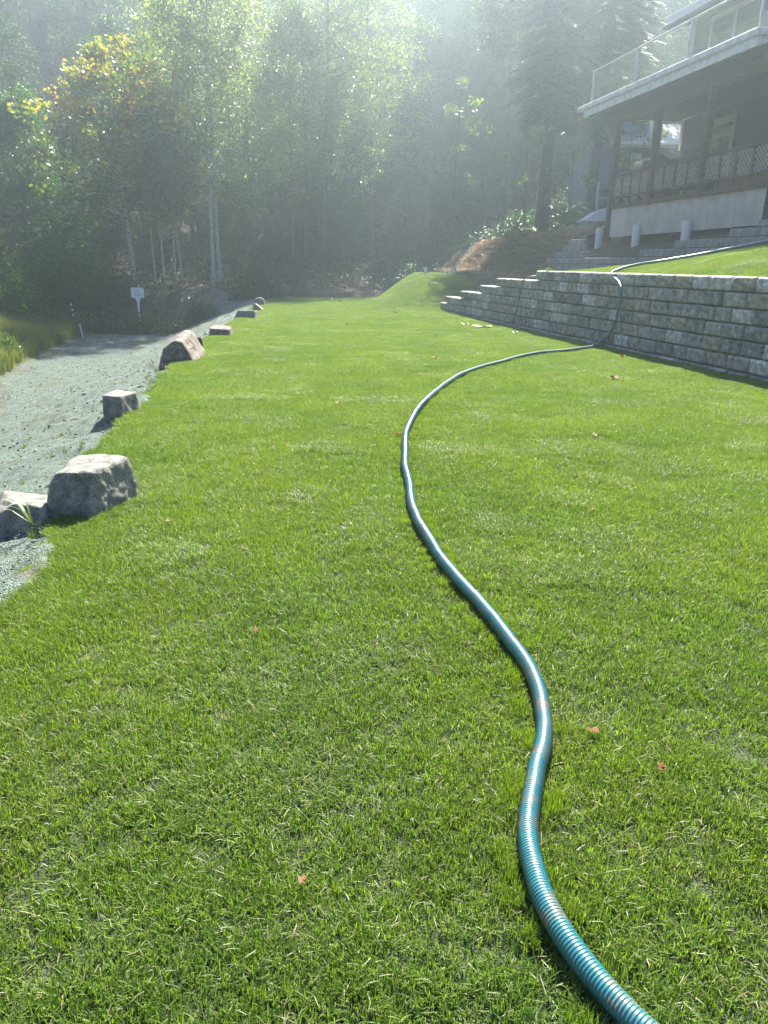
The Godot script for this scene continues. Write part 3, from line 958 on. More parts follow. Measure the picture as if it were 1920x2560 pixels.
	wall_box(h, "eave_soffit", M.cream, Vector3(13.255, 8.6, -24.14), Vector3(14.3, 8.63, near))
	wall_box(h, "downspout", M.white, Vector3(11.84, 2.6, -15.62), Vector3(11.94, 5.7, -15.52), 0.02)

	# things on the patio
	var a := deg_to_rad(HOUSE_TURN)
	var tub := base("hot_tub", Vector3.ZERO, "patio tub under a cream padded cover behind the lattice", "hot tub", "", a)
	wall_box(tub, "tub_body", M.brown_dark, Vector3(12.75, 3.27, -24.2), Vector3(14.0, 4.46, -21.6), 0.05)
	var cv := Mb.new()
	cv.box(Vector3(13.37, 4.58, -22.9), Vector3(1.36, 0.23, 2.72), 0.06)
	put(cv.mesh(), "cover", M.cream, tub)
	var pole := base("leaning_pole", Vector3.ZERO, "pale pole leaning against the white corner board of the patio", "pole", "", a)
	var pg := Mb.new()
	pg.tube(PackedVector3Array([Vector3(13.2, 3.3, -24.3), Vector3(13.9, 5.0, -24.08)]), PackedFloat32Array([0.03, 0.03]), 8)
	put(pg.mesh(), "shaft", M.cream, pole)
	var bb := base("barbecue", Vector3.ZERO, "maroon covered barbecue on the patio beside the leaning pole", "barbecue", "", a)
	var bc := Mb.new()
	bc.box(Vector3(12.4, 3.97, -22.4), Vector3(0.5, 1.36, 0.75), 0.12)
	put(bc.mesh(), "cover", M.maroon, bb)
	wall_box(bb, "handle", M.white, Vector3(12.1, 4.5, -22.7), Vector3(12.13, 4.54, -22.1), 0.01)
	rng.seed = 4
	for k in 5:
		var z: float = [-23.2, -22.6, -22.0, -20.8, -20.1][k]
		var s: float = [0.4, 0.34, 0.42, 0.5, 0.4][k]
		var bx := base("storage_box", Vector3.ZERO, ["pale box at the far end of the patio floor", "grey box below the first lattice bay", "light box right of the grey one below the lattice", "brown box below the second lattice bay", "tan box farthest right on the patio floor"][k], "box", "boxes on the patio floor", a)
		wall_box(bx, "carton", [M.lattice, M.timber, M.skirt, M.brown, M.cream][k], Vector3(11.95, 3.27, z), Vector3(12.3, 3.27 + 0.2, z + s), 0.01)
		wall_box(bx, "lid", [M.white, M.lattice, M.timber, M.brown_dark, M.brown][k], Vector3(11.93, 3.472, z - 0.015), Vector3(12.32, 3.5, z + s + 0.015), 0.008)


func make_neighbours() -> void:
	# blue house seen under the deck
	var n := base("neighbour_house", Vector3.ZERO, "blue house with pale roof seen far behind the patio posts", "house")
	wall_box(n, "wall", M.blue_siding, Vector3(10.0, 3.2, -46.0), Vector3(22.0, 6.72, -38.6))
	var g := Mb.new()
	g.box(Vector3(15.4, 7.35, -38.5), Vector3(10.6, 0.1, 3.2), 0.02, Basis(Vector3(1, 0, 0), 0.42))
	put(g.mesh(), "roof", M.pale_roof, n)
	wall_box(n, "eave_board", M.white, Vector3(10.1, 6.62, -37.2), Vector3(20.6, 6.84, -37.12), 0.01)
	var gb := Mb.new()
	for s in [-1.0, 1.0]: gb.box(Vector3(11.6 + s * 0.55, 8.05, -38.55), Vector3(1.3, 0.1, 0.3), 0.01, Basis(Vector3(0, 0, 1), -s * 0.45))
	put(gb.mesh(), "gable_board", M.white, n)
	wall_box(n, "gable_wall", M.blue_siding, Vector3(11.0, 6.725, -45.0), Vector3(12.2, 7.9, -38.5))
	for q in [[10.65, 5.95, 11.15, 6.45], [13.0, 5.9, 13.6, 6.5]]:
		var w := wall_box(n, "window", M.white, Vector3(q[0], q[1], -38.59), Vector3(q[2], q[3], -38.54), 0.01)
		wall_box(w, "pane", M.dark_glass, Vector3(-(q[2] - q[0]) / 2.0 + 0.07, -(q[3] - q[1]) / 2.0 + 0.07, 0.03), Vector3((q[2] - q[0]) / 2.0 - 0.07, (q[3] - q[1]) / 2.0 - 0.07, 0.04))
	var d := wall_box(n, "door", M.white, Vector3(11.45, 5.0, -38.59), Vector3(12.0, 6.55, -38.53), 0.01)
	wall_box(d, "pane", M.dark_glass, Vector3(-0.18, -0.5, 0.035), Vector3(0.18, 0.62, 0.045))
	wall_box(n, "balcony_floor", M.brown_dark, Vector3(10.2, 4.85, -38.58), Vector3(14.6, 4.98, -37.0))
	wall_box(n, "balcony_rail", M.white, Vector3(10.2, 5.92, -37.06), Vector3(14.6, 5.97, -37.0), 0.006)
	for k in 30: wall_box(n, "baluster", M.brown_dark, Vector3(10.22 + 0.15 * k, 4.98, -37.05), Vector3(10.25 + 0.15 * k, 5.92, -37.01))
	for q in [[10.0, 3.3, 10.12, 5.3], [10.95, 3.3, 11.05, 5.0]]: wall_box(n, "trim", M.white, Vector3(q[0], q[1], -38.59), Vector3(q[2], q[3], -38.5), 0.006)
	wall_box(n, "trim", M.white, Vector3(10.12, 4.55, -38.59), Vector3(10.95, 4.65, -38.52), 0.006)
	# a shed with a pale blue metal roof at the end of the deck
	var s := base("shed", Vector3(7.62, 2.45, -29.4), "small shed with pale blue curved metal roof at the deck's far end", "shed")
	var r := Mb.new()
	r.grid(10, 1, func(i: int, j: int) -> Vector3:
		var t := i / 10.0
		return Vector3(lerpf(-0.42, 0.75, t), 0.62 + 0.5 * sin(t * PI * 0.5), 0.45 - 1.3 * j))
	r.grid(10, 1, func(i: int, j: int) -> Vector3:
		var t := i / 10.0
		return Vector3(lerpf(-0.42, 0.75, t), 0.585 + (0.5 * sin(t * PI * 0.5) + 0.03) * j, 0.46))
	put(r.mesh(), "roof", M.metal_blue, s)
	wall_box(s, "wall", M.timber, Vector3(-0.36, -0.3, -0.8), Vector3(0.75, 0.58, 0.36))
	for k in 8: wall_box(s, "rib", M.timber, Vector3(-0.34 + 0.145 * k, 0.2, 0.361), Vector3(-0.27 + 0.145 * k, 0.58, 0.385), 0.006)


# ------------------------------------------------------------------ foliage
func leaf(g: Mb, at: Vector3, dir: Vector3, nrm: Vector3, l: float, w: float, c: Color) -> void:
	var side := dir.cross(nrm).normalized()
	var lift := nrm * w * 0.25
	g.col = c
	var tip := at + dir * l - nrm * l * 0.12
	var mid := at + dir * l * 0.45
	var n1 := (nrm + side * 0.3).normalized()
	var n2 := (nrm - side * 0.3).normalized()
	var a := g.vert(at, n1); g.vert(mid + side * w * 0.5 + lift, n1); g.vert(tip, n1)
	g.tri_i(a, a + 1, a + 2)
	a = g.vert(at, n2); g.vert(tip, n2); g.vert(mid - side * w * 0.5 + lift, n2)
	g.tri_i(a, a + 1, a + 2)


func lobed_leaf(g: Mb, at: Vector3, dir: Vector3, nrm: Vector3, l: float, c: Color) -> void:
	var side := dir.cross(nrm).normalized()
	g.col = c
	var mid := at + dir * l * 0.4
	var m := g.vert(mid, nrm)
	var ring := []
	for q in [[0.0, 0.0], [-0.42, 0.1], [-0.25, 0.32], [-0.6, 0.62], [-0.2, 0.6], [0.0, 1.0], [0.2, 0.6], [0.6, 0.62], [0.25, 0.32], [0.42, 0.1]]:
		var droop: float = -nrm.dot(nrm) * 0.12 * (q[0] * q[0] + q[1] * q[1])
		ring.append(g.vert(at + (side * q[0] + dir * q[1] + nrm * droop) * l, (nrm + side * q[0] * 0.5).normalized()))
	for k in 10: g.tri_i(m, ring[k], ring[(k + 1) % 10])


func twig(kind: String, seed_: int) -> ArrayMesh:
	rng.seed = seed_
	var g := Mb.new()
	var any := func() -> Vector3: return Vector3(rng.randfn(0, 1), rng.randfn(0, 1), rng.randfn(0, 1)).normalized()
	match kind:
		"birch":
			for k in 28:
				var p: Vector3 = any.call() * 0.38 * pow(rng.randf(), 0.5) * Vector3(1, 0.9, 1)
				var dir: Vector3 = (any.call() + Vector3.DOWN * 0.9).normalized()
				leaf(g, p, dir, any.call(), rnd(0.05, 0.12), rnd(0.05, 0.075), Color(0.19, 0.225, 0.085).lerp(Color(0.25, 0.28, 0.125), rng.randf()))
		"broad":
			for k in 30:
				var p: Vector3 = any.call() * 0.36 * pow(rng.randf(), 0.45)
				var nr: Vector3 = (any.call() + Vector3.UP * 1.0).normalized()
				var dir: Vector3 = any.call()
				leaf(g, p, (dir - nr * dir.dot(nr)).normalized(), nr, rnd(0.08, 0.13), rnd(0.05, 0.08), Color(0.05, 0.105, 0.022).lerp(Color(0.085, 0.15, 0.03), rng.randf()))
		"maple":
			for k in 15:
				var p: Vector3 = any.call() * 0.36 * pow(rng.randf(), 0.5)
				var nr: Vector3 = (any.call() + Vector3.UP * 0.9).normalized()
				var dir: Vector3 = any.call()
				lobed_leaf(g, p, (dir - nr * dir.dot(nr)).normalized(), nr, rnd(0.13, 0.2), Color(0.8, 0.8, 0.8).lerp(Color(1.1, 1.1, 1.1), rng.randf()))
		"fir":
			# a drooping flat spray
			for s in [-1.0, 1.0]:
				for k in 13:
					var t := k / 13.0
					var a := Vector3(0, -0.16 * t * t, t)
					var l := 0.34 * (1.0 - t * 0.75)
					leaf(g, a, Vector3(s * 0.85, -0.22 + rnd(-0.1, 0.1), 0.5).normalized(), (Vector3.UP + Vector3(rnd(-0.3, 0.3), 0, rnd(-0.3, 0.3))).normalized(), l, 0.085, Color(0.016, 0.034, 0.014).lerp(Color(0.03, 0.055, 0.02), rng.randf()))
		"bramble":
			for k in 26:
				var p: Vector3 = any.call() * 0.36 * pow(rng.randf(), 0.4)
				var nr: Vector3 = (any.call() * 0.8 + Vector3.UP).normalized()
				var dir: Vector3 = any.call()
				leaf(g, p, (dir - nr * dir.dot(nr)).normalized(), nr, rnd(0.08, 0.12), rnd(0.06, 0.085), Color(0.03, 0.062, 0.02).lerp(Color(0.055, 0.095, 0.03), rng.randf()))
		"fern":
			for q in 8:
				var yaw := TAU * q / 8.0 + rnd(-0.3, 0.3)
				var d := Vector3(cos(yaw), 0, sin(yaw))
				var side := Vector3(-d.z, 0, d.x)
				for k in 16:
					var t := k / 16.0
					var a := d * t * 0.75 + Vector3.UP * (0.62 * t - 0.5 * t * t)
					var l := 0.17 * sin(PI * (0.12 + 0.86 * t))
					for s in [-1.0, 1.0]:
						leaf(g, a, (side * s + d * 0.35 + Vector3.DOWN * 0.15).normalized(), (Vector3.UP - d * 0.3).normalized(), l, 0.045, Color(0.06, 0.115, 0.02).lerp(Color(0.1, 0.16, 0.03), rng.randf()))
		"tuft":
			for k in 46:
				blade(g, Vector3(rng.randfn(0, 0.07), 0, rng.randfn(0, 0.07)), rnd(0, TAU), rnd(0.25, 0.6), rnd(0.006, 0.013), rnd(0.05, 0.55), rnd(0.2, 1.1), Color(0.1, 0.15, 0.03).lerp(Color(0.2, 0.21, 0.06), rng.randf()))
		"straw":
			for k in 40:
				blade(g, Vector3(rng.randfn(0, 0.14), rnd(0.0, 0.05), rng.randfn(0, 0.14)), rnd(0, TAU), rnd(0.1, 0.3), rnd(0.005, 0.012), rnd(1.0, 1.6), rnd(-0.3, 0.3), Color(0.3, 0.21, 0.11).lerp(Color(0.5, 0.4, 0.24), rng.randf()))
	return g.mesh()


var T := {}      # twigs by kind

func make_twigs() -> void:
	for kind in ["birch", "broad", "maple", "fir", "bramble", "fern", "tuft", "straw"]:
		T[kind] = twig(kind, 300 + kind.hash() % 97)


func tree(called: String, at: Vector3, label: String, group: String, p: Dictionary) -> Node3D:
	# p: h height, r trunk radius, c0 crown start, R crown radius, n limbs, up angle of limbs, kind of twig, per twigs a limb, ts twig size, a/b tints, bark, mat, seed, lean
	rng.seed = p.seed
	var o := base(called, at, label, "tree", group)
	var hh: float = p.h
	var lean: Vector2 = p.get("lean", Vector2(rnd(-0.03, 0.03), rnd(-0.03, 0.03)))
	var path := PackedVector3Array()
	var rad := PackedFloat32Array()
	var steps := 14
	var ph := rnd(0, TAU)
	for k in steps + 1:
		var t := k / float(steps)
		var y := lerpf(-0.3, hh, t)
		path.append(Vector3(lean.x * y + 0.012 * hh * sin(t * 5.0 + ph) * t, y, lean.y * y + 0.012 * hh * cos(t * 4.0 + ph) * t))
		rad.append(p.r * (1.0 - 0.93 * t) + p.r * 0.35 * exp(-t * 22.0))
	var tr := Mb.new()
	tr.tube(path, rad, 10)
	put(tr.mesh(), "trunk", p.bark, o)
	var lm := Mb.new()
	var where := []
	var tints := []
	var fir: bool = p.kind == "fir"
	for k in p.n:
		var t: float = (k + rng.randf()) / p.n
		var y := lerpf(p.c0, hh * 0.97, t)
		var f := (y + 0.3) / (hh + 0.3) * steps
		var i := mini(int(f), steps - 1)
		var root := path[i].lerp(path[i + 1], f - i)
		var reach: float = p.R * (((1.0 - t) * 0.9 + 0.1) * (0.35 + 0.65 * smooth(0.0, 0.3, t)) if fir else pow(sin(PI * clampf(0.2 + 0.8 * t, 0, 1)), 0.6) + 0.12) * rnd(0.65, 1.1)
		var yaw: float = k * 2.4 + rnd(-0.5, 0.5)
		var out := Vector3(cos(yaw), 0, sin(yaw))
		var up: float = p.up * rnd(0.6, 1.3) * (0.6 + 0.8 * t)
		var pp := PackedVector3Array()
		var rr := PackedFloat32Array()
		for s in 6:
			var q := s / 5.0
			pp.append(root + out * reach * q + Vector3.UP * (up * reach * q - p.droop * reach * q * q) + Vector3(rnd(-0.05, 0.05), rnd(-0.05, 0.05), rnd(-0.05, 0.05)) * reach * q)
			rr.append(maxf(0.006, p.r * 0.34 * (1.0 - t * 0.7) * (1.0 - 0.85 * q)))
		lm.tube(pp, rr, 5, false)
		for s in p.per:
			var q := pow(rng.randf(), 0.6)
			if not fir: q = 0.22 + 0.83 * q
			var qq := minf(q, 0.999) * 5.0
			var c := pp[int(qq)].lerp(pp[int(qq) + 1], qq - int(qq))
			var b: Basis
			var ts: float = p.ts * rnd(0.7, 1.25)
			if fir:
				var swing := rnd(-0.9, 0.9)
				var fwd := out.rotated(Vector3.UP, swing) + Vector3.DOWN * rnd(0.0, 0.45)
				b = Basis.looking_at(-fwd.normalized(), Vector3.UP).scaled_local(Vector3.ONE * ts * rnd(0.8, 1.3))
			else:
				var spread: float = reach * p.get("spread", 0.22)
				c += Vector3(rng.randfn(0, spread), rng.randfn(0, spread * 0.8), rng.randfn(0, spread))
				b = Basis.from_euler(Vector3(rnd(-0.5, 0.5), rnd(0, TAU), rnd(-0.5, 0.5))).scaled_local(Vector3.ONE * ts)
			where.append(Transform3D(b, c))
			var tint: Color = p.a.lerp(p.b, rng.randf())
			if p.has("gold") and rng.randf() < clampf((c.y - p.gold_y) / 4.0, 0.04, 0.6): tint = p.gold.lerp(p.b, rng.randf() * 0.6)
			tints.append(tint)
	if lm.v.size(): put(lm.mesh(), "limbs", p.bark, o)
	scatter(T[p.kind], "crown", p.mat, where, tints, o)
	return o


func shrub(called: String, at: Vector3, label: String, category: String, group: String, size: Vector3, kind: String, count: int, ts: float, a: Color, b: Color, seed_: int) -> Node3D:
	rng.seed = seed_
	var o := base(called, at, label, category, group)
	var where := []
	var tints := []
	var st := Mb.new()
	for k in 7:
		var d := Vector3(rng.randfn(0, 0.3), 1, rng.randfn(0, 0.3))
		st.tube(PackedVector3Array([Vector3(d.x, -0.25, d.z) * 0.3, Vector3(d.x * 0.6 * size.x, size.y * 0.5, d.z * 0.6 * size.z), Vector3(d.x * 1.3 * size.x, size.y * rnd(0.7, 0.95), d.z * 1.3 * size.z)]), PackedFloat32Array([0.025, 0.016, 0.006]), 5)
	put(st.mesh(), "stems", M.bark, o)
	for k in count:
		var d := Vector3(rng.randfn(0, 1), rng.randfn(0, 1), rng.randfn(0, 1)).normalized()
		var lump := 1.0 + 0.35 * bumps.get_noise_3d(d.x * 60.0 + seed_, d.y * 60.0, d.z * 60.0)
		var p := Vector3(d.x * size.x, absf(d.y) * size.y, d.z * size.z) * pow(rng.randf(), 0.35) * lump
		where.append(Transform3D(Basis.from_euler(Vector3(rnd(-0.6, 0.6), rnd(0, TAU), rnd(-0.6, 0.6))).scaled_local(Vector3.ONE * ts * rnd(0.7, 1.3)), p))
		tints.append(a.lerp(b, rng.randf()))
	scatter(T[kind], "leaves", M.dull_leaf if kind == "fern" else M.leaf, where, tints, o)
	return o


func stand(x: float, z: float) -> Vector3:
	return Vector3(x, ground_y(x, z), z)


func make_trees() -> void:
	var W := Color(1, 1, 1)
	var birch := {"h": 14.5, "r": 0.13, "c0": 4.5, "R": 3.4, "n": 46, "up": 0.55, "droop": 0.5, "kind": "birch", "per": 12, "ts": 1.45, "a": Color(0.85, 0.9, 0.75), "b": Color(1.35, 1.25, 1.0), "bark": M.grey_bark, "spread": 0.17, "mat": M.leaf}
	var specs := [
		# x, z, height, crown radius, crown start, trunk radius, limbs, seed, label
		[-3.7, -45.5, 17.0, 3.7, 3.5, 0.17, 60, 501, "tallest birch, its dark straight stem rising out of the frame"],
		[-7.6, -45.0, 15.5, 3.6, 4.0, 0.15, 56, 502, "broad pale-leaved birch left of the tallest one"],
		[-1.0, -47.5, 14.5, 3.2, 4.5, 0.14, 46, 503, "pale-leaved birch right of the tallest one, thinning to bare twigs"],
		[-11.0, -44.5, 15.5, 3.3, 4.5, 0.14, 46, 504, "birch behind the yellowing maple"],
		[-5.25, -43.4, 12.5, 2.5, 4.5, 0.1, 30, 505, "slim birch with a pale foot, left of a close pair"],
		[-4.5, -43.0, 12.0, 2.3, 5.0, 0.09, 28, 506, "slim leaning birch, right of a close pair"],
		[-8.25, -36.8, 15.0, 2.6, 4.0, 0.11, 44, 507, "near birch with a white foot, left one of two above the bramble"],
		[-8.0, -37.2, 15.5, 2.5, 4.5, 0.1, 40, 508, "near birch with a white foot, right one of two above the bramble"],
		[-11.0, -36.9, 8.5, 1.3, 3.6, 0.065, 16, 509, "thin white birch stem, first right of the signboard"],
		[-10.5, -36.6, 8.0, 1.2, 3.8, 0.06, 15, 510, "thin white birch stem, second right of the signboard"],
		[-10.2, -37.4, 8.8, 1.3, 3.6, 0.06, 16, 511, "thin white birch stem, third right of the signboard"],
		[-9.75, -37.0, 8.2, 1.2, 3.9, 0.055, 15, 512, "thin leaning birch stem, fourth right of the signboard"],
	]
	for s in specs:
		var p: Dictionary = birch.duplicate()
		p.merge({"h": s[2], "R": s[3], "c0": s[4], "r": s[5], "n": s[6], "seed": s[7]}, true)
		if s[1] > -40.0: p.bark = M.birch_bark
		if s[3] < 1.5: p.merge({"per": 15, "lean": Vector2(-0.05 + 0.02 * (s[7] % 4), 0.0)}, true)
		tree("birch_tree", stand(s[0], s[1]), s[8], "birches at the edge of the wood", p)
	tree("maple_tree", stand(-11.75, -36.2), "maple turning yellow and orange at its top, with a white-barked foot", "", {"h": 9.6, "r": 0.12, "c0": 2.8, "R": 3.0, "n": 44, "up": 0.75, "droop": 0.5, "kind": "maple", "per": 14, "ts": 1.05, "a": Color(0.06, 0.13, 0.022), "b": Color(0.18, 0.23, 0.03), "gold": Color(0.5, 0.3, 0.035), "gold_y": 3.6, "bark": M.birch_bark, "mat": M.leaf, "seed": 520, "lean": Vector2(-0.055, 0.0)})
	tree("alder_tree", stand(-17.4, -38.0), "bluish green round-topped tree at the left margin", "", {"h": 6.2, "r": 0.13, "c0": 1.0, "R": 2.3, "n": 34, "up": 0.8, "droop": 0.3, "kind": "broad", "per": 30, "ts": 1.15, "a": Color(0.75, 0.85, 1.0), "b": Color(1.1, 1.15, 1.35), "bark": M.grey_bark, "mat": M.leaf, "seed": 521})
	# the dark bare-trunked conifer on the straw bank
	tree("fir_tree", Vector3(7.2, 2.55, -37.0), "dark fir with a thick bare trunk on the straw bank", "", {"h": 13.5, "r": 0.34, "c0": 5.2, "R": 2.7, "n": 100, "up": 0.05, "droop": 0.45, "kind": "fir", "per": 40, "ts": 0.62, "a": W, "b": Color(1.5, 1.4, 1.3), "bark": M.bark, "mat": M.dull_leaf, "seed": 522, "lean": Vector2(0.0, 0.0)})
	tree("fir_tree", Vector3(9.9, 2.7, -38.8), "second dark fir, farther right behind the deck", "", {"h": 16.5, "r": 0.3, "c0": 5.0, "R": 3.2, "n": 110, "up": 0.05, "droop": 0.45, "kind": "fir", "per": 40, "ts": 0.62, "a": W, "b": Color(1.5, 1.4, 1.3), "bark": M.bark, "mat": M.dull_leaf, "seed": 523, "lean": Vector2(0.0, 0.0)})
	tree("slim_tree", stand(6.3, -41.8), "slim dark tree behind the mound, left of the bare-trunked fir", "", {"h": 13.2, "r": 0.1, "c0": 8.2, "R": 1.7, "n": 34, "up": 0.6, "droop": 0.35, "kind": "broad", "per": 22, "ts": 1.15, "a": Color(0.7, 0.75, 0.7), "b": Color(1.15, 1.1, 0.95), "bark": M.grey_bark, "mat": M.dull_leaf, "seed": 524})
	# thin understory trees with a few sunlit sprays
	for s in [[8.3, -36.4, 5.2, 530, "thin maple with bright leaf sprays right of the dark fir"], [6.2, -36.0, 4.6, 531, "thin maple with two small bright sprays left of the dark fir"], [3.5, -42.0, 8.2, 532, "slender maple with hanging bright sprays in the dark wood"], [10.0, -33.5, 4.3, 533, "thin maple whose leafy tips hang beside the first patio post"]]:
		tree("understory_maple", stand(s[0], s[1]), s[4], "sparse maples in the shade of the wood", {"h": s[2], "r": 0.04, "c0": s[2] * 0.4, "R": 1.3, "n": 7, "up": 0.5, "droop": 0.7, "kind": "maple", "per": 6, "ts": 0.8, "a": Color(0.1, 0.16, 0.028), "b": Color(0.19, 0.24, 0.05), "bark": M.bark, "mat": M.leaf, "seed": s[3], "spread": 0.13})
	# the dark wood on the hillside behind: three grown trees, copied
	var protos := []
	var spot := func(k: int) -> Vector3: return Vector3(0, -60, 0)
	for k in 3:
		var lab := "dark tree of the hazy wood on the hillside behind the birches"
		protos.append({"h": [17.0, 15.0, 19.0][k], "r": 0.24, "c0": [2.0, 1.5, 3.0][k], "R": [4.0, 4.6, 3.6][k], "n": [36, 40, 76][k], "up": [0.6, 0.7, 0.08][k], "droop": 0.35, "kind": ["broad", "broad", "fir"][k], "per": [36, 34, 24][k], "ts": [1.5, 1.5, 1.3][k], "spread": 0.13, "a": Color(0.7, 0.75, 0.7), "b": Color(1.15, 1.1, 0.95), "bark": M.grey_bark, "mat": M.dull_leaf, "seed": 540 + k, "label": lab})
	var first := []
	rng.seed = 88
	var places := []
	for row in 5:
		var z: float = -72.0 - 6.5 * row
		var x: float = -31.0 - row * 3.0 + 3.0 * (row % 2)
		while x < 24.0 + row * 3.0:
			places.append([x + rnd(-1.8, 1.8), z + rnd(-2.0, 2.0), rng.randi() % 3, rnd(0, TAU), rnd(0.62, 0.86)])
			x += 5.4
	for q in [[-21.0, -43.0, 1, 0.62], [-25.0, -40.0, 0, 0.7], [-17.0, -50.0, 0, 0.6], [6.0, -62.0, 0, 0.7], [12.5, -63.0, 1, 0.75], [17.5, -55.0, 2], [0.5, -64.0, 2, 0.65], [19.0, -47.0, 1], [-7.0, -65.0, 0, 0.62], [-14.0, -63.0, 1, 0.66], [-20.0, -58.0, 0, 0.7], [-27.0, -54.0, 1, 0.8], [2.5, -50.0, 0, 0.62], [6.0, -49.0, 1, 0.5], [9.0, -46.0, 0, 0.38], [11.5, -47.0, 1, 0.5], [-1.5, -53.0, 1, 0.65], [14.0, -45.0, 0, 0.6], [4.0, -54.5, 1, 0.8], [8.0, -53.0, 0, 0.65], [10.0, -51.5, 1, 0.6], [14.0, -50.5, 0, 0.85], [7.0, -58.0, 1, 0.75], [3.0, -59.0, 0, 0.7], [-2.0, -60.0, 1, 0.66], [12.0, -58.0, 0, 0.8], [-4.5, -55.0, 0, 0.5], [-10.0, -54.0, 1, 0.5], [-15.0, -53.0, 0, 0.55], [-4.2, -48.6, 1, 0.4], [-6.5, -48.2, 0, 0.36], [-9.0, -48.8, 1, 0.42], [-11.5, -48.0, 0, 0.36], [-13.8, -47.2, 1, 0.4], [-2.0, -49.5, 0, 0.36], [-8.5, -42.5, 1, 0.26], [-11.8, -41.8, 0, 0.24], [-14.6, -42.0, 1, 0.3], [-6.2, -42.2, 0, 0.22], [-2.4, -43.6, 1, 0.24]]:
		places.append([q[0], q[1], q[2], rnd(0, TAU), q[3] if q.size() > 3 else rnd(0.75, 1.0)])
	var group := "dark trees of the hillside wood behind the birches"
	for q in places:
		var k: int = q[2]
		var o: Node3D
		if first.size() < 3 or first[k] == null:
			while first.size() < 3: first.append(null)
			var keep := rng.state
			o = tree(["forest_tree", "forest_tree", "forest_fir"][k], Vector3.ZERO, ["dark broadleaf tree among the hazy wood on the hillside", "dark bushy tree among the hazy wood on the hillside", "dark fir among the hazy wood on the hillside"][k], group, protos[k])
			rng.state = keep
			first[k] = o
		else:
			o = first[k].duplicate()
			o.name = numbered(self, ["forest_tree", "forest_tree", "forest_fir"][k])
			add_child(o, true)
		o.position = stand(q[0], q[1])
		o.rotation.y = q[3]
		o.scale = Vector3.ONE * q[4]


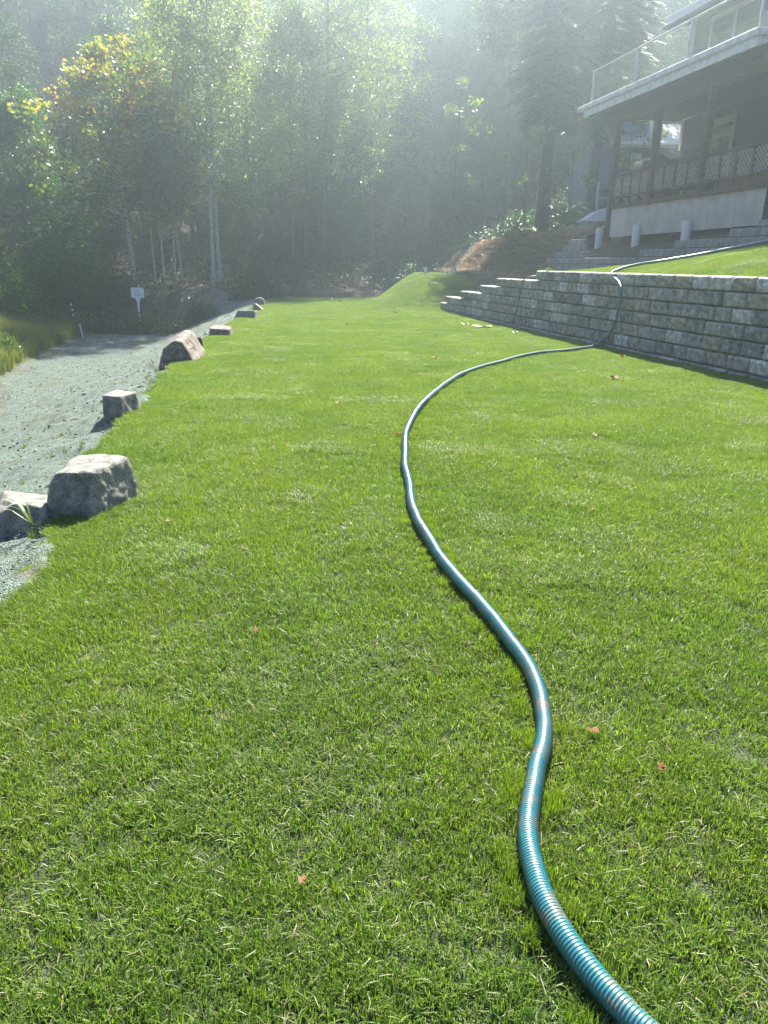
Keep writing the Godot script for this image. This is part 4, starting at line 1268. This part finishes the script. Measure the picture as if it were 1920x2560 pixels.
func make_plants() -> void:
	var bramble_a := Color(0.9, 0.95, 0.9)
	var bramble_b := Color(1.35, 1.35, 1.2)
	# named shrubs
	shrub("bramble_bush", stand(-5.75, -33.9), "glossy bramble bush at the far left corner of the lawn", "bush", "", Vector3(1.15, 1.15, 0.8), "bramble", 150, 0.95, bramble_a, bramble_b, 601)
	shrub("bramble_bush", stand(-7.3, -30.0), "small bramble with pale leaves at the foot of the mulched bank", "bush", "", Vector3(0.75, 0.7, 0.6), "bramble", 80, 0.85, bramble_a, bramble_b, 602)
	shrub("bramble_bush", stand(7.9, -38.2), "pale sunlit bramble bush right behind the fir's trunk", "bush", "", Vector3(1.15, 1.5, 0.8), "bramble", 220, 0.9, bramble_a, bramble_b, 603)
	shrub("bramble_bush", stand(6.2, -37.6), "pale sunlit bramble left of the fir's trunk", "bush", "", Vector3(1.05, 0.95, 0.7), "bramble", 150, 0.9, bramble_a, bramble_b, 604)
	shrub("low_shrub", stand(8.4, -34.6), "yellow-green sunlit shrub on the crest of the straw bank", "bush", "", Vector3(1.2, 0.55, 0.7), "broad", 140, 0.75, Color(1.0, 1.0, 0.85), Color(1.4, 1.3, 1.0), 605)
	shrub("low_shrub", Vector3(3.86, 1.26, -18.75), "small green tuft-like plant growing on top of the block wall", "plant", "", Vector3(0.24, 0.15, 0.18), "broad", 46, 0.24, Color(1.0, 1.1, 1.0), Color(1.5, 1.4, 1.3), 606)
	shrub("bramble_bush", stand(-9.3, -29.1), "leafy bramble growing round the foot of the signboard", "bush", "", Vector3(0.7, 0.8, 0.5), "bramble", 80, 0.7, bramble_a, bramble_b, 607)
	shrub("bramble_bush", stand(-10.5, -28.9), "low bramble between the signboard and the white stake", "bush", "", Vector3(0.7, 0.35, 0.45), "bramble", 46, 0.65, bramble_a, bramble_b, 608)
	shrub("bramble_bush", stand(-8.1, -28.7), "bramble between the signboard and the mulched bank", "bush", "", Vector3(0.75, 0.5, 0.5), "bramble", 60, 0.75, bramble_a, bramble_b, 609)
	# fronds on the slope below the fir
	rng.seed = 61
	for q in [[4.9, -32.4, 1.4], [5.3, -33.0, 1.7], [5.7, -33.4, 1.6], [4.6, -33.2, 1.2], [6.1, -34.0, 1.5], [6.6, -34.6, 1.3], [4.3, -32.6, 1.0], [5.4, -34.2, 1.3]]:
		var o := base("fern", stand(q[0], q[1]), "sunlit green fern on the edge of the straw bank", "fern", "ferns on the straw bank", rnd(0, TAU))
		put(T.fern, "fronds", M.grass, o, Transform3D(Basis.from_scale(Vector3.ONE * q[2]), Vector3.ZERO))
	# sunlit weeds on the left side of the basin
	for q in [[-10.2, -20.2, 1.1, "feathery yellow-green weed, tallest at the left side of the basin"], [-11.2, -21.0, 1.0, "leafy weed behind the tallest one left of the basin"], [-9.3, -17.0, 0.8, "bright yellow-green weed nearest the camera left of the basin"]]:
		shrub("weed", stand(q[0], q[1]), q[3], "weed", "", Vector3(0.4, 0.62, 0.4) * q[2], "broad", 60, 0.5, Color(1.2, 1.2, 0.75), Color(1.9, 1.6, 0.9), int(620 - q[0] * 10))
	# ground cover that nobody could count
	rng.seed = 62
	var where := []
	var tints := []
	for k in 6500:
		var x := rnd(-40.0, 16.0)
		var z := -27.0 - 30.0 * rng.randf()
		var d := x_left(z) - x
		if d < minf(basin_width(z) + 0.4, mulch_width(z) - 0.2) and z > -35.6: continue
		if true:
			var h := house_xz(x, z)
			if h.x > 8.8 and z > -39.0 and (h.x < 11.4 or z > -27.5): continue
			var s := rnd(0.6, 1.25) * (1.0 + 0.5 * patches.get_noise_2d(x * 3.0, z * 3.0))
			where.append(Transform3D(Basis.from_euler(Vector3(rnd(-0.4, 0.4), rnd(0, TAU), rnd(-0.4, 0.4))).scaled_local(Vector3(s * 1.3, s, s * 1.3)), Vector3(x, ground_y(x, z) + rnd(0.0, 0.5), z)))
			tints.append(bramble_a.lerp(bramble_b, rng.randf()))
	tag(scatter(T.bramble, "undergrowth", M.dull_leaf, where, tints), "dark brambles and low undergrowth covering the floor of the wood", "undergrowth", "", "stuff")
	# tall grass on the far side of the basin
	where = []
	tints = []
	for k in 2600:
		var z := -12.0 - 19.0 * rng.randf()
		var d := basin_width(z) + 0.25 + 8.0 * pow(rng.randf(), 1.5)
		var x := x_left(z) - d
		var s := rnd(0.5, 1.2)
		where.append(Transform3D(Basis(Vector3.UP, rnd(0, TAU)).scaled_local(Vector3(s, s * rnd(0.7, 1.2), s)), Vector3(x, ground_y(x, z), z)))
		tints.append(Color(0.75, 0.85, 0.7).lerp(Color(1.5, 1.25, 1.1), rng.randf()))
	tag(scatter(T.tuft, "tall_grass", M.grass, where, tints), "tall rough grass and weeds on the left side of the basin", "grass", "", "stuff")
	# bushes of the dark left hillside
	for q in [[-14.5, -27.5, 1.6], [-17.5, -29.5, 2.1], [-21.0, -31.0, 2.4], [-14.0, -31.5, 2.0], [-18.5, -33.5, 2.6], [-15.0, -35.5, 2.4], [-23.5, -34.5, 2.8], [-12.8, -33.6, 1.3], [-20.0, -36.5, 2.4]]:
		shrub("thicket_bush", stand(q[0], q[1]), "dark shaded bush in the thicket on the left hillside", "bush", "bushes of the left hillside thicket", Vector3(2.0, q[2], 1.7), "broad", 260, 1.25, Color(0.9, 0.95, 0.9), Color(1.3, 1.3, 1.1), int(700 - q[0] * 7))
	# loose straw on the bank
	where = []
	tints = []
	for k in 2600:
		var along := rnd(-36.0, -25.0)
		var acr := rnd(9.3, 12.5)
		var p := from_frame(HOUSE_TURN, acr, along)
		where.append(Transform3D(Basis(Vector3.UP, rnd(0, TAU)).scaled_local(Vector3.ONE * rnd(0.6, 1.2)), Vector3(p.x, maxf(bank_rise(acr), ground_y(p.x, p.y)) + 0.05, p.y)))
		tints.append(Color(0.6, 0.6, 0.6).lerp(Color(1.1, 1.1, 1.1), rng.randf()))
	tag(scatter(T.straw, "loose_straw", M.dry, where, tints), "loose straw strewn over the brown bank", "straw", "", "stuff")
	# sprouts on the mulch
	where = []
	tints = []
	for k in 200:
		var z := -2.2 - 16.0 * pow(rng.randf(), 1.4)
		var x := x_left(z) - 0.1 - 3.0 * pow(rng.randf(), 2.2)
		where.append(Transform3D(Basis(Vector3.UP, rnd(0, TAU)).scaled_local(Vector3.ONE * rnd(0.08, 0.22)), Vector3(x, ground_y(x, z), z)))
		tints.append(Color(0.8, 0.9, 0.8))
	tag(scatter(T.tuft, "seedling_grass", M.grass, where, tints), "thin seedling grass sprouting through the mulch on the bank", "grass", "", "stuff")
	# the strap-leaved weed between the two nearest rocks
	var w := base("strap_weed", Vector3(-2.12, -0.02, -4.2), "few long yellow-green blades growing before the low pale rock", "weed")
	rng.seed = 63
	for k in 5:
		var g := Mb.new()
		blade(g, Vector3.ZERO, PI - 0.5 + 0.35 * k, rnd(0.18, 0.3), 0.014, rnd(0.5, 0.9), rnd(0.5, 0.9), Color(0.16, 0.24, 0.03))
		put(g.mesh(), "blade", M.grass, w)


# ------------------------------------------------------------------ small things
func fallen_leaf(seed_: int, size: float, c: Color) -> ArrayMesh:
	rng.seed = seed_
	var g := Mb.new()
	var n := 12
	g.col = c
	var mid := g.vert(Vector3(0, 0.004, 0), Vector3.UP)
	var ring := []
	for k in n:
		var a := TAU * k / n
		var r := size * (0.55 if k % 2 == 0 else 0.3) * rnd(0.8, 1.2)
		g.col = c * rnd(0.7, 1.2)
		ring.append(g.vert(Vector3(cos(a) * r, 0.62 * size * rnd(0.1, 1.0) * absf(sin(a + 0.4)), sin(a) * r), Vector3(rnd(-0.4, 0.4), 1, rnd(-0.4, 0.4)).normalized()))
	for k in n: g.tri_i(mid, ring[k], ring[(k + 1) % n])
	return g.mesh()


func make_small_things() -> void:
	var orange := Color(0.13, 0.048, 0.016)
	var tan_ := Color(0.19, 0.1, 0.045)
	var leaves := [
		[0.72, -2.15, 0.075, orange, "curled orange leaf on the grass right of the near hose"],
		[0.88, -1.95, 0.045, orange, "small orange leaf scrap, the nearest one to the camera"],
		[-0.54, -2.83, 0.05, orange, "small orange leaf left of the hose in the foreground"],
		[0.13, -6.68, 0.08, tan_, "tan leaf lying against the left side of the hose bend"],
		[-0.54, -8.31, 0.1, tan_, "tan leaf in the middle of the lawn left of the hose"],
		[1.96, -6.78, 0.1, tan_, "tan leaf on the lawn inside the hose bend"],
		[3.21, -10.49, 0.16, orange, "larger star-shaped orange leaf near the block wall"],
		[4.1, -13.02, 0.12, orange, "orange leaf at the foot of the wall right of the hose"],
		[0.82, -12.5, 0.16, tan_, "tan leaf beyond the hose in the middle of the lawn"],
		[-1.01, -19.64, 0.16, tan_, "tan leaf left of the middle in the far lawn"],
		[-1.87, -31.03, 0.22, orange, "orange leaf near the far edge of the lawn"],
		[-0.95, -6.12, 0.05, tan_, "small tan leaf scrap left of the hose bend"],
		[1.35, -4.55, 0.045, tan_, "tiny brown leaf scrap right of the middle stretch of hose"],
		[-1.3, -4.2, 0.05, tan_, "brown leaf scrap in the grass right of the largest boulder"],
		[-0.2, -1.5, 0.04, tan_, "pale brown leaf scrap in the near grass left of the hose"],
		[1.1, -16.6, 0.13, tan_, "brown leaf alone on the far lawn before the stepped wall"],
		[0.3, -24.5, 0.18, orange, "dull orange leaf on the far lawn below the mound"],
	]
	for k in leaves.size():
		var q: Array = leaves[k]
		var m := put(fallen_leaf(800 + k, q[2] * 0.66, q[3]), "fallen_leaf", M.dry, null, Transform3D(Basis.from_euler(Vector3(rnd(-0.3, 0.3), rnd(0, TAU), rnd(-0.3, 0.3))), Vector3(q[0], lawn_y(q[0], q[1]) + 0.004, q[1])))
		tag(m, q[4], "leaf", "fallen leaves on the lawn")
	# pale scraps by the wall and at the far edge
	for q in [[2.4, -19.1, 0.5, "flat pale strip lying on the lawn near the stepped wall"], [2.05, -19.8, 0.2, "small pale scrap left of the flat strip on the lawn"], [2.95, -17.4, 0.14, "pale curled scrap on the lawn close to the wall"], [-2.3, -33.2, 0.26, "white scrap at the far edge of the lawn"]]:
		var g := Mb.new()
		rng.seed = int(q[2] * 1000)
		g.grid(6, 2, func(i: int, j: int) -> Vector3: return Vector3((i / 6.0 - 0.5) * q[2], 0.02 + 0.02 * sin(i * 1.3 + j), (j / 2.0 - 0.5) * q[2] * 0.3))
		g.flip_normals_up()
		tag(put(g.mesh(), "pale_scrap", M.skirt_pale, null, Transform3D(Basis(Vector3.UP, rnd(-0.3, 0.3)), Vector3(q[0], lawn_y(q[0], q[1]) + 0.012, q[1]))), q[3], "scrap", "pale scraps on the lawn")
	# paddle-shaped signboard
	var s := base("signboard", Vector3(-9.72, ground_y(-9.72, -30.0), -30.0), "white paddle-shaped signboard on a short stem before the wood", "sign", "", 0.1)
	var foot := -0.05
	var y0: float = 0.1 - s.position.y
	var shape := PackedVector2Array([Vector2(-0.03, 0), Vector2(-0.035, 0.0 + y0 * 0.6), Vector2(-0.045, y0 * 0.85), Vector2(-0.09, y0), Vector2(-0.22, y0 + 0.005), Vector2(-0.24, y0 + 0.03), Vector2(-0.245, y0 + 0.38), Vector2(-0.23, y0 + 0.4), Vector2(0.22, y0 + 0.39), Vector2(0.245, y0 + 0.36), Vector2(0.25, y0 + 0.02), Vector2(0.1, y0), Vector2(0.05, y0 * 0.85), Vector2(0.035, y0 * 0.6), Vector2(0.03, 0)])
	var tris := Geometry2D.triangulate_polygon(shape)
	var g := Mb.new()
	for k in range(0, tris.size(), 3):
		for sd in [-1.0, 1.0]:
			var a := shape[tris[k]]; var b := shape[tris[k + 1]]; var c := shape[tris[k + 2]]
			g.face_out([Vector3(a.x, a.y, 0.008 * sd), Vector3(b.x, b.y, 0.008 * sd), Vector3(c.x, c.y, 0.008 * sd)], Vector3(a.x, a.y, 0))
	for k in shape.size():
		var a := shape[k]; var b := shape[(k + 1) % shape.size()]
		g.face_out([Vector3(a.x, a.y, -0.008), Vector3(b.x, b.y, -0.008), Vector3(b.x, b.y, 0.008), Vector3(a.x, a.y, 0.008)], Vector3(0, y0 + 0.1, 0))
	put(g.mesh(), "board", M.white, s)
	var tm := TextMesh.new()
	var fnt := SystemFont.new()
	fnt.font_names = PackedStringArray(["Droid Sans"])
	tm.font = fnt
	tm.text = "NOTE"
	tm.font_size = 24
	tm.pixel_size = 0.0034
	tm.depth = 0.002
	put(tm, "lettering", M.print_dark, s, Transform3D(Basis.IDENTITY, Vector3(-0.02, y0 + 0.245, 0.0092)))
	for k in 2: wall_box(s, "print_line", M.print_red, Vector3(-0.1 + 0.02 * k, y0 + 0.14 - 0.035 * k, 0.0082), Vector3(0.09, y0 + 0.155 - 0.035 * k, 0.0095))
	# marker stakes
	for q in [[-11.1, -27.6, 0.5, 0.024, "short white stake standing at the edge of the basin", 0], [-11.9, -29.0, 0.95, 0.024, "black stake with white bands behind the short white stake", 1]]:
		var p := stand(q[0], q[1])
		var o := base("marker_stake", p, q[4], "stake", "", 0.0)
		var t := Mb.new()
		t.tube(PackedVector3Array([Vector3(0.05, -0.2, 0), Vector3(-0.05, q[2], 0)]), PackedFloat32Array([q[3], q[3]]), 10)
		put(t.mesh(), "shaft", M.white if q[5] == 0 else M.black, o)
		if q[5] == 1:
			for k in 3:
				var bnd := Mb.new()
				var f: float = [0.62, 0.78, 0.95][k]
				var a := Vector3(0.05, -0.2, 0).lerp(Vector3(-0.05, q[2], 0), f)
				bnd.tube(PackedVector3Array([a, a + Vector3(-0.008, 0.09, 0)]), PackedFloat32Array([q[3] + 0.004, q[3] + 0.004]), 10)
				put(bnd.mesh(), "band", M.white, o)
	# white pipes and little stakes on the mound
	for q in [[1.62, -32.6, 0.2, 0.075, "capped white pipe standing on the crest of the mound"], [2.8, -32.4, 0.24, 0.08, "capped white pipe right of the first, in the mound's shade"]]:
		var o := base("vent_pipe", Vector3(q[0], lawn_y(q[0], q[1]), q[1]), q[4], "pipe", "white pipes on the mound")
		var t := Mb.new()
		t.tube(PackedVector3Array([Vector3(0, -0.1, 0), Vector3(0, q[2], 0)]), PackedFloat32Array([q[3], q[3]]), 16)
		put(t.mesh(), "shaft", M.white, o)
		var cp := Mb.new()
		cp.tube(PackedVector3Array([Vector3(0, q[2] - 0.05, 0), Vector3(0, q[2] + 0.02, 0), Vector3(0, q[2] + 0.035, 0)]), PackedFloat32Array([q[3] + 0.012, q[3] + 0.012, q[3] - 0.01]), 16)
		put(cp.mesh(), "cap", M.white, o)
	for q in [[2.4, -31.2, 0.36, "thin white stake on the shaded front of the mound"], [0.75, -31.4, 0.2, "thin white stake on the left shoulder of the mound"], [4.1, -31.6, 0.25, "thin pale stake at the foot of the straw bank"]]:
		var o := base("thin_stake", Vector3(q[0], lawn_y(q[0], q[1]), q[1]), q[3], "stake", "thin stakes on the mound")
		var t := Mb.new()
		t.box(Vector3(0, q[2] / 2.0 - 0.05, 0), Vector3(0.035, q[2] + 0.1, 0.02), 0.004)
		put(t.mesh(), "lath", M.white, o)


# ------------------------------------------------------------------ the scene
func _ready() -> void:
	var cam := Camera3D.new()
	cam.name = "camera"
	add_child(cam)
	cam.position = Vector3(0, 1.5, 0)
	cam.rotation = Vector3(deg_to_rad(-18.6), 0, 0.012)
	cam.fov = 69.43
	cam.near = 0.05
	cam.far = 600.0
	cam.current = true

	var env := Environment.new()
	env.background_mode = Environment.BG_SKY
	var sky := Sky.new()
	var sm := ProceduralSkyMaterial.new()
	sm.sky_top_color = Color(0.36, 0.5, 0.74)
	sm.sky_horizon_color = Color(0.74, 0.82, 0.9)
	sm.sky_curve = 0.12
	sm.ground_horizon_color = Color(0.4, 0.45, 0.42)
	sm.ground_bottom_color = Color(0.16, 0.18, 0.14)
	sm.sky_energy_multiplier = 0.6
	sky.sky_material = sm
	env.sky = sky
	env.tonemap_mode = Environment.TONE_MAPPER_LINEAR
	env.tonemap_exposure = 5.0
	env.sdfgi_enabled = true
	env.ssao_enabled = true
	env.ssil_enabled = true
	# sunlit haze that scatters forward, so that it brightens towards the sun
	env.volumetric_fog_enabled = true
	env.volumetric_fog_density = 0.004
	env.volumetric_fog_albedo = Color(0.85, 0.94, 1.0)
	env.volumetric_fog_anisotropy = 0.75
	var we := WorldEnvironment.new()
	we.name = "world_environment"
	we.environment = env
	add_child(we)

	var sun := DirectionalLight3D.new()
	sun.name = "sun"
	sun.light_energy = 1.6
	sun.light_color = Color(1.0, 0.97, 0.91)
	sun.light_angular_distance = 0.5
	sun.shadow_enabled = true
	add_child(sun)
	var az := deg_to_rad(10.0)
	var el := deg_to_rad(46.0)
	sun.look_at_from_position(Vector3(sin(az) * cos(el), sin(el), -cos(az) * cos(el)) * 50.0, Vector3.ZERO)

	bumps.seed = 3
	bumps.frequency = 0.2
	bumps.fractal_octaves = 3
	patches.seed = 8
	patches.frequency = 0.22
	patches.fractal_octaves = 3
	make_materials()
	make_ground()
	make_wall()
	make_terrace_wall()
	make_house()
	make_neighbours()
	make_twigs()
	make_trees()
	make_plants()
	make_grass()
	make_boulders()
	make_hose()
	make_small_things()
